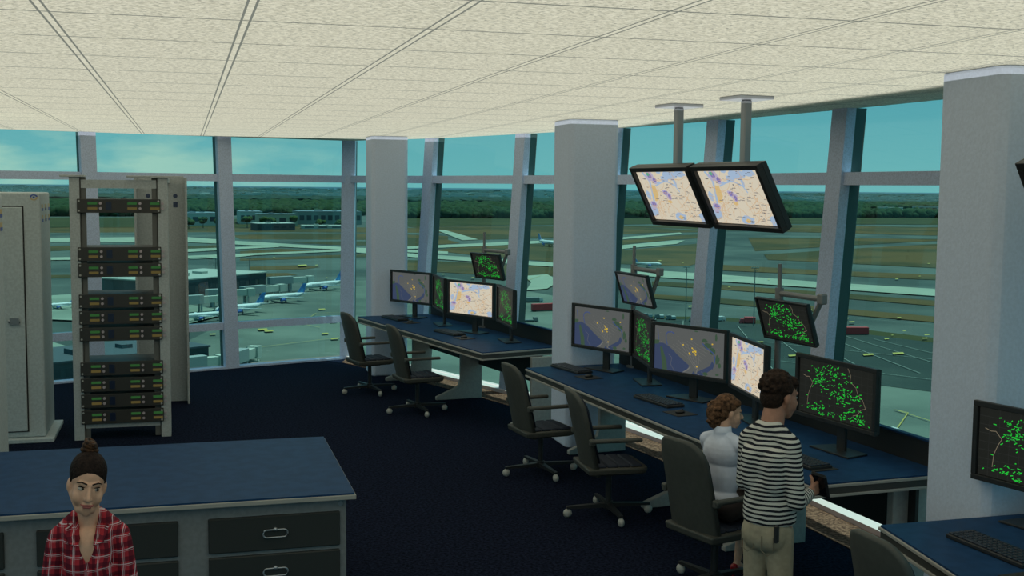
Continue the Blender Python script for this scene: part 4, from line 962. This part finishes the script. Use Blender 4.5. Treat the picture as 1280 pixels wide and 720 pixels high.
ap = MB(); ground_poly(ap, [(640,396),(690,398),(776,440),(900,470),(1000,470),(1165,484),(1350,540),(1350,760),(1000,760),(690,470),(600,420)], .50, 1)
ground_poly(ap, [(60,371),(95,369),(140,372),(230,381),(290,392),(230,408),(60,401)], .70); ground_poly(ap, [(60,428),(100,440),(100,474),(60,478)], .70); tag(ap.build('light_apron', [APL, APR]), kind='structure')
yl = MB(); r = random.Random(11)
for q in range(80):
    px = r.uniform(60,1160); py = r.uniform(322,440)
    if px < 430 and py > 350: continue
    s_ = r.uniform(.3,.85)*(py-235)/90; ground_poly(yl, [(px,py),(px+4.2*s_,py-.3),(px+4.6*s_,py+.55*s_),(px+.4*s_,py+.8*s_)], .95)
for px, py, s_ in ((398,388.5,2.2),(337,408,3),(322,414,3.2),(330,416,3),(412,404.5,2.4),(402,419.5,2.2),(413,426,2.6),(262,420.5,2),(1078,446,3.6),(1115,444.5,3.8),(985,447.5,3),(1000,452,3),(959,478,3.2),(860,385,2),(372,333,3)):
    ground_poly(yl, [(px,py),(px+3.6*s_,py-.2*s_),(px+4*s_,py+.35*s_),(px+.5*s_,py+.6*s_)], .95)
def gline(b, pts, w0, z, mi=0):
    P = [G(*p) for p in pts]
    for a, c in zip(P[:-1], P[1:]):
        d = (c-a); d.z = 0; d.normalize(); n_ = V((-d.y,d.x,0))*w0/2; b.add([(q.x,q.y,GZ+z) for q in (a-n_,c-n_,c+n_,a+n_)], [(0,1,2,3)], mi)
for pts in ([(1110,556),(1135,520),(1118,516),(1165,531)], [(400,412),(376,407),(395,394),(440,392)], [(300,440),(380,430),(430,424)], [(660,352),(676,346),(700,347)]): gline(yl, pts, .35, .95)
for k in range(9): gline(yl, [(820+34*k,400+3.3*k),(790+60*k,470)], .3, .95, 1)
for pts in ([(780,412),(1165,452)], [(780,430),(1165,478)], [(780,376),(1165,408)], [(60,336),(430,330)], [(230,349),(430,345),(560,341)]): gline(yl, pts, .35, .95, 1)
tag(yl.build('painted_markings', [YELP, WHP]), kind='structure')

# aircraft
WHT = mat('aircraft_white', (.50,.56,.55), .4); TAILB = mat('aircraft_tail_blue', (.02,.10,.30), .5, c2=(.03,.20,.42), vscale=.35, vlo=.45, vhi=.55); ENG = mat('aircraft_engine', (.05,.12,.35), .4); DKW = mat('aircraft_windows', (.03,.04,.05), .3)
def make_plane():
    t = empty('airliner', (0,0,0), 0, 'x', 'airplane', 'white airliners with blue tails on the airfield'); L_ = 37.0
    prof = [(0,.05,3.3),(.8,.95,3.4),(2.2,1.5,3.5),(4.5,1.9,3.6),(8,1.98,3.65),(25,1.98,3.65),(30,1.6,4.0),(34,.9,4.5),(37,.15,4.9)]
    b = MB(); b.loft([[(x, r_*math.cos(2*PI*i/20), z+r_*math.sin(2*PI*i/20)) for i in range(20)] for x, r_, z in prof]); b.build('fuselage', WHT, t, smooth=True)
    b = MB()
    for s in (-1,1):
        for k in range(26): b.box((5.5+k*.85, s*1.93-.06, 4.0),(5.85+k*.85, s*1.93+.06, 4.45))
    b.box((1.5,-.9,4.2),(2.2,.9,4.6)); b.build('cabin_windows', DKW, t)
    for s in (-1,1):
        b = MB(); b.loft([[(13,s*1.5,2.6),(20,s*1.5,2.6),(20,s*1.5,3.1),(13,s*1.5,3.2)],[(20.5,s*17,3.9),(22.3,s*17,3.9),(22.3,s*17,4.05),(20.5,s*17,4.1)]]); b.build('wing', WHT, t)
        b = MB(); b.cyl((12.2,s*5.6,1.9),(15.8,s*5.6,2.0),1.1,.75,n=18).box((13.5,s*5.6-.12,2.5),(16.5,s*5.6+.12,3.2)); b.build('engine', ENG, t)
        b = MB(); b.loft([[(32.3,s*.4,4.9),(35.6,s*.4,4.9),(35.6,s*.4,5.1),(32.3,s*.4,5.1)],[(35,s*6,5.4),(36.6,s*6,5.4),(36.6,s*6,5.5),(35,s*6,5.5)]]); b.build('stabiliser', WHT, t)
    b = MB(); b.loft([[(29.5,-.2,5.2),(35.8,-.2,5.4),(35.8,.2,5.4),(29.5,.2,5.2)],[(35.2,-.12,11.8),(37.8,-.12,11.8),(37.8,.12,11.8),(35.2,.12,11.8)]]); b.build('tail_fin', TAILB, t)
    b = MB()
    for x, y in ((5,0),(18,2.8),(18,-2.8)): b.cyl((x,y,.6),(x,y,2.6),.18,n=8).cyl((x,y-.35,.6),(x,y+.35,.6),.6,n=14)
    b.build('landing_gear', DKW, t); return t
pp = make_plane()
for i, (nx, ny, tx, ty, lb) in enumerate((
    (232,404,281,400,'white airliner with blue tail nearest the rack, seen through left windows'),
    (276,396,331,391,'white airliner with dark blue tail just right of the window mullion'),
    (333,381,382,377,'white airliner at the jet bridge, third of the parked row'),
    (386,365.5,428,361.5,'furthest parked airliner in the row beside the corner mullion'),
    (58,389,96,386,'airliner seen between the pale cabinet and the rack'),
    (823,335,791,334,'white airliner taxiing beyond the middle desk, nose pointing right'),
    (716,312,673,307,'white airliner on the runway, partly hidden by the middle column'),
    (216,356,253,354,'airliner behind the terminal roof, only its blue tail in sight'))):
    a = pp if i == 0 else copy_tree(pp)
    p, q = G(nx, ny), G(tx, ty); d = q-p
    a.location = (q.x-d.x/d.length*min(d.length*1.12,37), q.y-d.y/d.length*min(d.length*1.12,37), GZ+.9); a.scale = (min(1, d.length*1.12/37),)*3; a.rotation_euler = (0,0,math.atan2(d.y, d.x)); a['label'] = lb

# buildings
ROOFD = mat('roof_dark', (.035,.055,.065), .8); WALLD = mat('wall_dark', (.04,.052,.055), .7); ROOFL = mat('roof_light', (0.2660,0.3080,0.2660), .8); WALLG = mat('wall_grey', (.20,.23,.21), .8); WALLW = mat('wall_pale', (.36,.40,.36), .8); BEI = mat('wall_beige', (.32,.33,.24), .8); ROOFB = mat('roof_blue_grey', (.10,.15,.17), .7); WIN = mat('building_glass', (.02,.04,.05), .2)
def building(p0, p1, depth, h, wallm, roofm, label, cat='building', name='building', nwin=8):
    a, c = G(*p0), G(*p1); a.z = c.z = 0; d = (c-a); L_ = d.length; d.normalize(); n_ = V((-d.y,d.x,0))
    if n_.y < 0: n_ = -n_
    M_ = Matrix.Identity(4)
    t = empty(name, (a.x,a.y,GZ), math.atan2(d.y,d.x), label, cat)
    MB().box((0,0,0),(L_,depth,h)).build('walls', wallm, t)
    MB().box((-.5,-.5,h),(L_+.5,depth+.5,h+.6)).box((L_*.3,depth*.3,h+.6),(L_*.42,depth*.5,h+2.2)).box((L_*.6,depth*.4,h+.6),(L_*.66,depth*.55,h+1.8)).build('roof', roofm, t)
    for k in range(nwin):
        x = L_*(k+.5)/nwin; MB().box((x-L_/nwin*.32,-.15,h*.35),(x+L_/nwin*.32,0,h*.72)).build('window', WIN, t)
    return t
building((205,379),(333,364), 46, 10.5, WALLD, ROOFL, 'dark-walled terminal with pale roof behind the parked airliners', name='terminal', nwin=10)
building((38,486),(261,458), 30, 6.5, WALLD, ROOFD, 'low dark terminal wing at the bottom of the left windows', name='terminal', nwin=12)
building((322,288.5),(369,288), 30, 9, WALLD, WALLW, 'low dark building with pale roof line beyond the runways', nwin=5)
building((322,283),(372,283), 60, 17, BEI, ROOFB, 'beige hangar among grey ones beyond the runways', name='hangar', nwin=4)
building((228,282.5),(282,282), 80, 18, WALLW, ROOFB, 'pale hangar left of the window mullion, beyond the runways', name='hangar', nwin=5)
building((300,280.5),(328,280.5), 80, 19, WALLW, ROOFB, 'pale hangar right of the window mullion, beyond the runways', name='hangar', nwin=4)
building((373,281),(452,281), 90, 20, WALLG, ROOFB, 'long grey hangar beyond the runways, beside the corner mullion', name='hangar', nwin=9)
building((378,286),(429,286), 30, 4, WALLW, ROOFL, 'flat pale shed in front of the long grey hangar', name='shed', nwin=3)
building((1096,265.5),(1128,266), 40, 14, WALLW, ROOFL, 'pale shed in the woods seen right of the last leaning mullion', name='shed', nwin=4)
building((1140,263.5),(1172,264), 40, 14, WALLW, ROOFL, 'pale shed in the woods beside the nearest column', name='shed', nwin=4)

BRG = mat('bridge_grey', (.22,.26,.25), .7); LAT = mat('bridge_frame_pale', (.36,.40,.34), .7)
def jet_bridge(p0, p1, label, hh=4.6, w_=3.4):
    a, c = G(*p0), G(*p1); d = c-a; L_ = d.length
    t = empty('jet_bridge', (a.x,a.y,GZ), math.atan2(d.y,d.x), label, 'jet bridge', 'jet bridges along the terminal')
    MB().box((0,-w_/2,hh),(L_*.55,w_/2,hh+4.2)).build('outer_tunnel', BRG, t, bevel=.1)
    MB().box((L_*.55,-w_*.4,hh+.3),(L_*.92,w_*.4,hh+3.4)).build('inner_tunnel', LAT, t)
    MB().box((L_*.9,-w_*.6,hh-.1),(L_+1.5,w_*.6,hh+3.8)).build('cab', LAT, t)
    for x in (L_*.12, L_*.5): MB().box((x-.4,-w_*.45,0),(x+.4,-w_*.3,hh)).box((x-.4,w_*.3,0),(x+.4,w_*.45,hh)).build('leg', BRG, t)
    b = MB().box((L_*.86,-w_*.7,0),(L_*.88,-w_*.6,hh+.2)).box((L_*.86,w_*.6,0),(L_*.88,w_*.7,hh+.2)).box((L_*.84,-w_*.8,.2),(L_*.90,w_*.8,1.0)); b.build('wheel_frame', LAT, t)
for p0, p1, lb in (((222,394),(278,390),'grey jet bridge above the nearest parked airliner tail'),((258,384),(314,381),'grey jet bridge serving the second parked airliner'),
    ((302,380),(352,375),'grey jet bridge serving the third parked airliner'),((336,366),(388,363),'furthest grey jet bridge, serving the last airliner'),
    ((232,469),(276,464),'pale jet bridge at the bottom left, left of the window mullion'),((290,462),(318,452),'pale jet bridge at the bottom left, right of the window mullion')):
    jet_bridge(p0, p1, lb, 4.6 if p0[1] < 400 else 1.6)

# light masts
MST = mat('mast_steel', (.12,.14,.13), .6)
for px, py, h, lb in ((857,403,25,'tall light mast seen left of a leaning mullion, middle windows'),(942,409,26,'tall light mast rising left of the small radar screen'),(1056,411,24,'tall light mast seen right of the leaning mullion'),(270,352,14,'light mast behind the terminal roof left of the mullion'),(312,346,12,'light mast behind the parked airliners'),(237,438,9,'light mast at the low terminal wing')):
    p = G(px, py); t = empty('light_mast', (p.x,p.y,GZ), 0, lb, 'light mast')
    MB().cyl((0,0,0),(0,0,h),.28,.16,n=8).build('mast', MST, t); MB().box((-1.8,-.2,h-.2),(1.8,.2,h)).box((-.2,-1.8,h-1.2),(.2,1.8,h-1.0)).build('crossarm', MST, t)
    b = MB()
    for k in (-1.5,-.5,.5,1.5): b.box((k-.25,-.5,h-.1),(k+.25,.1,h+.35))
    b.build('floodlights', WALLW, t)
# vehicles
RED = mat('vehicle_red', (.40,.03,.03), .5); VWH = mat('vehicle_white', (.38,.42,.40), .5); VGR = mat('vehicle_grey', (.14,.16,.15), .6); TYRE = mat('tyre', (.015,.015,.015), .8)
def vehicle(px, py, deg, L_, h, bm, cm, label, cat='truck', cab=True, name='truck', group=None):
    p = G(px, py); t = empty(name, (p.x,p.y,GZ+.15), math.radians(deg), label, cat, group)
    MB().box((-L_/2,-1.25,.9),(L_/2-(2.2 if cab else 0),1.25,h)).build('cargo_body', bm, t, bevel=.1)
    if cab:
        MB().loft([[(L_/2-2.0,-1.2,.6),(L_/2,-1.2,.6),(L_/2,1.2,.6),(L_/2-2.0,1.2,.6)],[(L_/2-2.0,-1.2,1.6),(L_/2,-1.2,1.6),(L_/2,1.2,1.6),(L_/2-2.0,1.2,1.6)],[(L_/2-2.0,-1.1,2.6),(L_/2-.6,-1.1,2.6),(L_/2-.6,1.1,2.6),(L_/2-2.0,1.1,2.6)]]).build('cab', cm, t)
        MB().box((L_/2-.5,-1.0,1.7),(L_/2-.2,1.0,2.3)).build('windscreen', WIN, t)
    b = MB().box((-L_/2,-1.0,.55),(L_/2,1.0,.9))
    for x in (-L_/2+1.1, L_/2-1.2):
        for y in (-1.15,1.15): b.cyl((x,y-.15,.5),(x,y+.15,.5),.5,n=14)
    b.build('wheels', TYRE, t)
vehicle(1067,420,-12,12,3.6,RED,RED,'red box trailer parked on the dark apron right of the leaning mullion',cab=False,name='trailer',cat='trailer')
vehicle(934,406,160,7,3.4,RED,RED,'red truck beside the light mast on the apron')
vehicle(680,390,10,13,4.0,RED,RED,'dark red container truck seen left of the middle column',cab=False,name='trailer',cat='trailer')
vehicle(899,403,20,6,2.6,VWH,VWH,'white van behind the leaning mullion on the apron',name='van',cat='van')
vehicle(1112,549,5,5,2.4,VWH,VWH,'white service truck with a yellow lamp at the bottom of the right window')
vehicle(668,379,0,9,3,VGR,VWH,'grey tanker on the apron left of the middle column')
vehicle(664,404,0,6,1.6,VGR,VGR,'low grey baggage tug left of the middle column',name='baggage_tug',cat='tug')
for k in (0,1,2,3,5,6): vehicle(795+14.5*k, 397.5+1.3*k, 168, 4.2, 2.2, VWH, VGR, 'pale service truck in the line parked behind the middle desk monitors', name='service_truck', group='service trucks parked in a line')
# woods
LEAFS = [mat('foliage_dark', (.014,.036,.020), .9, c2=(.028,.055,.024), vscale=.06, vlo=.35, vhi=.65, spec=.05)]
def ico():
    import bmesh
    bm = bmesh.new(); bmesh.ops.create_icosphere(bm, subdivisions=2, radius=1); vs = np.array([v.co[:] for v in bm.verts]); fs = np.array([[v.index for v in f.verts] for f in bm.faces]); bm.free(); return vs, fs
IV, IF = ico()
def crowns(name, items, mt, seed=0):
    rg = np.random.default_rng(seed); n_ = len(items); nv = len(IV)
    ALL = np.empty((n_, nv, 3), np.float32)
    for i, (x, y, z, r_, h) in enumerate(items):
        j = 1+rg.uniform(-.28,.22,(nv,1)); q = IV*j*np.array([r_, r_, h]); ALL[i] = q+np.array([x,y,z])
    F_ = (IF[None]+(np.arange(n_)*nv)[:,None,None]).reshape(-1,3)
    me = bpy.data.meshes.new(name); me.vertices.add(n_*nv); me.vertices.foreach_set('co', ALL.reshape(-1)); me.loops.add(F_.size); me.loops.foreach_set('vertex_index', F_.reshape(-1).astype(np.int32))
    me.polygons.add(len(F_)); me.polygons.foreach_set('loop_start', np.arange(0,F_.size,3,dtype=np.int32)); me.polygons.foreach_set('loop_total', np.full(len(F_),3,np.int32)); me.materials.append(mt); me.update(calc_edges=True); me.validate()
    o = bpy.data.objects.new(name, me); col.objects.link(o); return o
r = random.Random(21); it = []
def forest_edge(px):      # photo row of the wood's near edge
    return 272+(-1.5 if px < 430 else 0) if px < 430 else (273 if px < 700 else 272.5)
for k in range(9500):
    px = r.uniform(-120,1400); base = forest_edge(px); u = r.random()**1.5
    py = base-u*15.5
    if 225 < px < 470 and py > 269.5: continue
    if 1085 < px < 1185 and 262.5 < py < 268.5: continue
    p = G(px, py); h = r.uniform(6,10.5); it.append((p.x, p.y, GZ+h*.85, r.uniform(5.5,10.5)*(1+1.5*u), h))
o = crowns('woodland', it, LEAFS[0], 1); tag(o, 'dark green woodland stretching behind the whole airfield', 'woodland', kind='stuff')
it = []
for k in range(5200):
    px = r.uniform(-150,1450); hz = 360-FPX*math.tan(PIT)+math.tan(ROLL)*(px-640); py = hz+r.uniform(6.2,19)*(1 if r.random() < .8 else .6)+.5
    p = G(px, py); s_ = (p.x**2+p.y**2)**.5/5000; it.append((p.x, p.y, GZ+3, r.uniform(14,34)*(.5+s_), r.uniform(7,11)))
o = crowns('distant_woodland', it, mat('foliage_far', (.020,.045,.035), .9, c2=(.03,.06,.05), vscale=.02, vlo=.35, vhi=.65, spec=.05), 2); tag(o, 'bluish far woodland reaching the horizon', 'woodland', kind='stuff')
b = MB()
for k in range(2600):
    px = r.uniform(-150,1450); hz = 360-FPX*math.tan(PIT)+math.tan(ROLL)*(px-640); py = hz+r.uniform(4.5,16)
    p = G(px, py); s_ = (p.x**2+p.y**2)**.5/6000; w_ = r.uniform(8,26)*(.5+s_); b.box((p.x-w_,p.y-w_*.3,GZ),(p.x+w_,p.y+w_*.3,GZ+r.uniform(10,19)))
o = b.build('distant_houses', mat('house_pale', (.42,.47,.44), .8)); tag(o, 'pale specks of far houses among the woods', 'houses', kind='stuff')
# single trees standing by the hangars
TRK = mat('bark', (.05,.04,.03), .9)
for i, (px, py, h, lb) in enumerate(((236,286,15,'first tree from the left in front of the pale hangar'),(254,285,16,'tree at the middle of the pale hangar left of the mullion'),(274,286,17,'tree by the mullion, in front of the pale hangar'),(309,285,18,'dark tree right of the mullion before the hangars'),(331,284.5,16,'tree left of the beige hangar'),(338,284,15,'tree touching the beige hangar'),(367,284,18,'tree in front of the beige hangar'),(401,284,10,'low shrub before the long grey hangar'),(424,284,10,'low shrub at the corner mullion before the long hangar'),(176,283,14,'tree seen through the rack beyond the runways'))):
    p = G(px, py); t = empty('tree', (p.x,p.y,GZ), 0, lb, 'tree', 'single trees before the hangars')
    MB().cyl((0,0,0),(0,0,h*.5),.6,.4,n=7).build('trunk', TRK, t)
    rr = random.Random(i); its = [(rr.uniform(-4,4), rr.uniform(-4,4), h*.62+rr.uniform(-2,2.5), rr.uniform(3,5), rr.uniform(2.6,4)) for _ in range(7)]
    c = crowns('crown', its, mat('foliage_olive', (.035,.065,.022), .9, spec=.05), i); c.parent = t
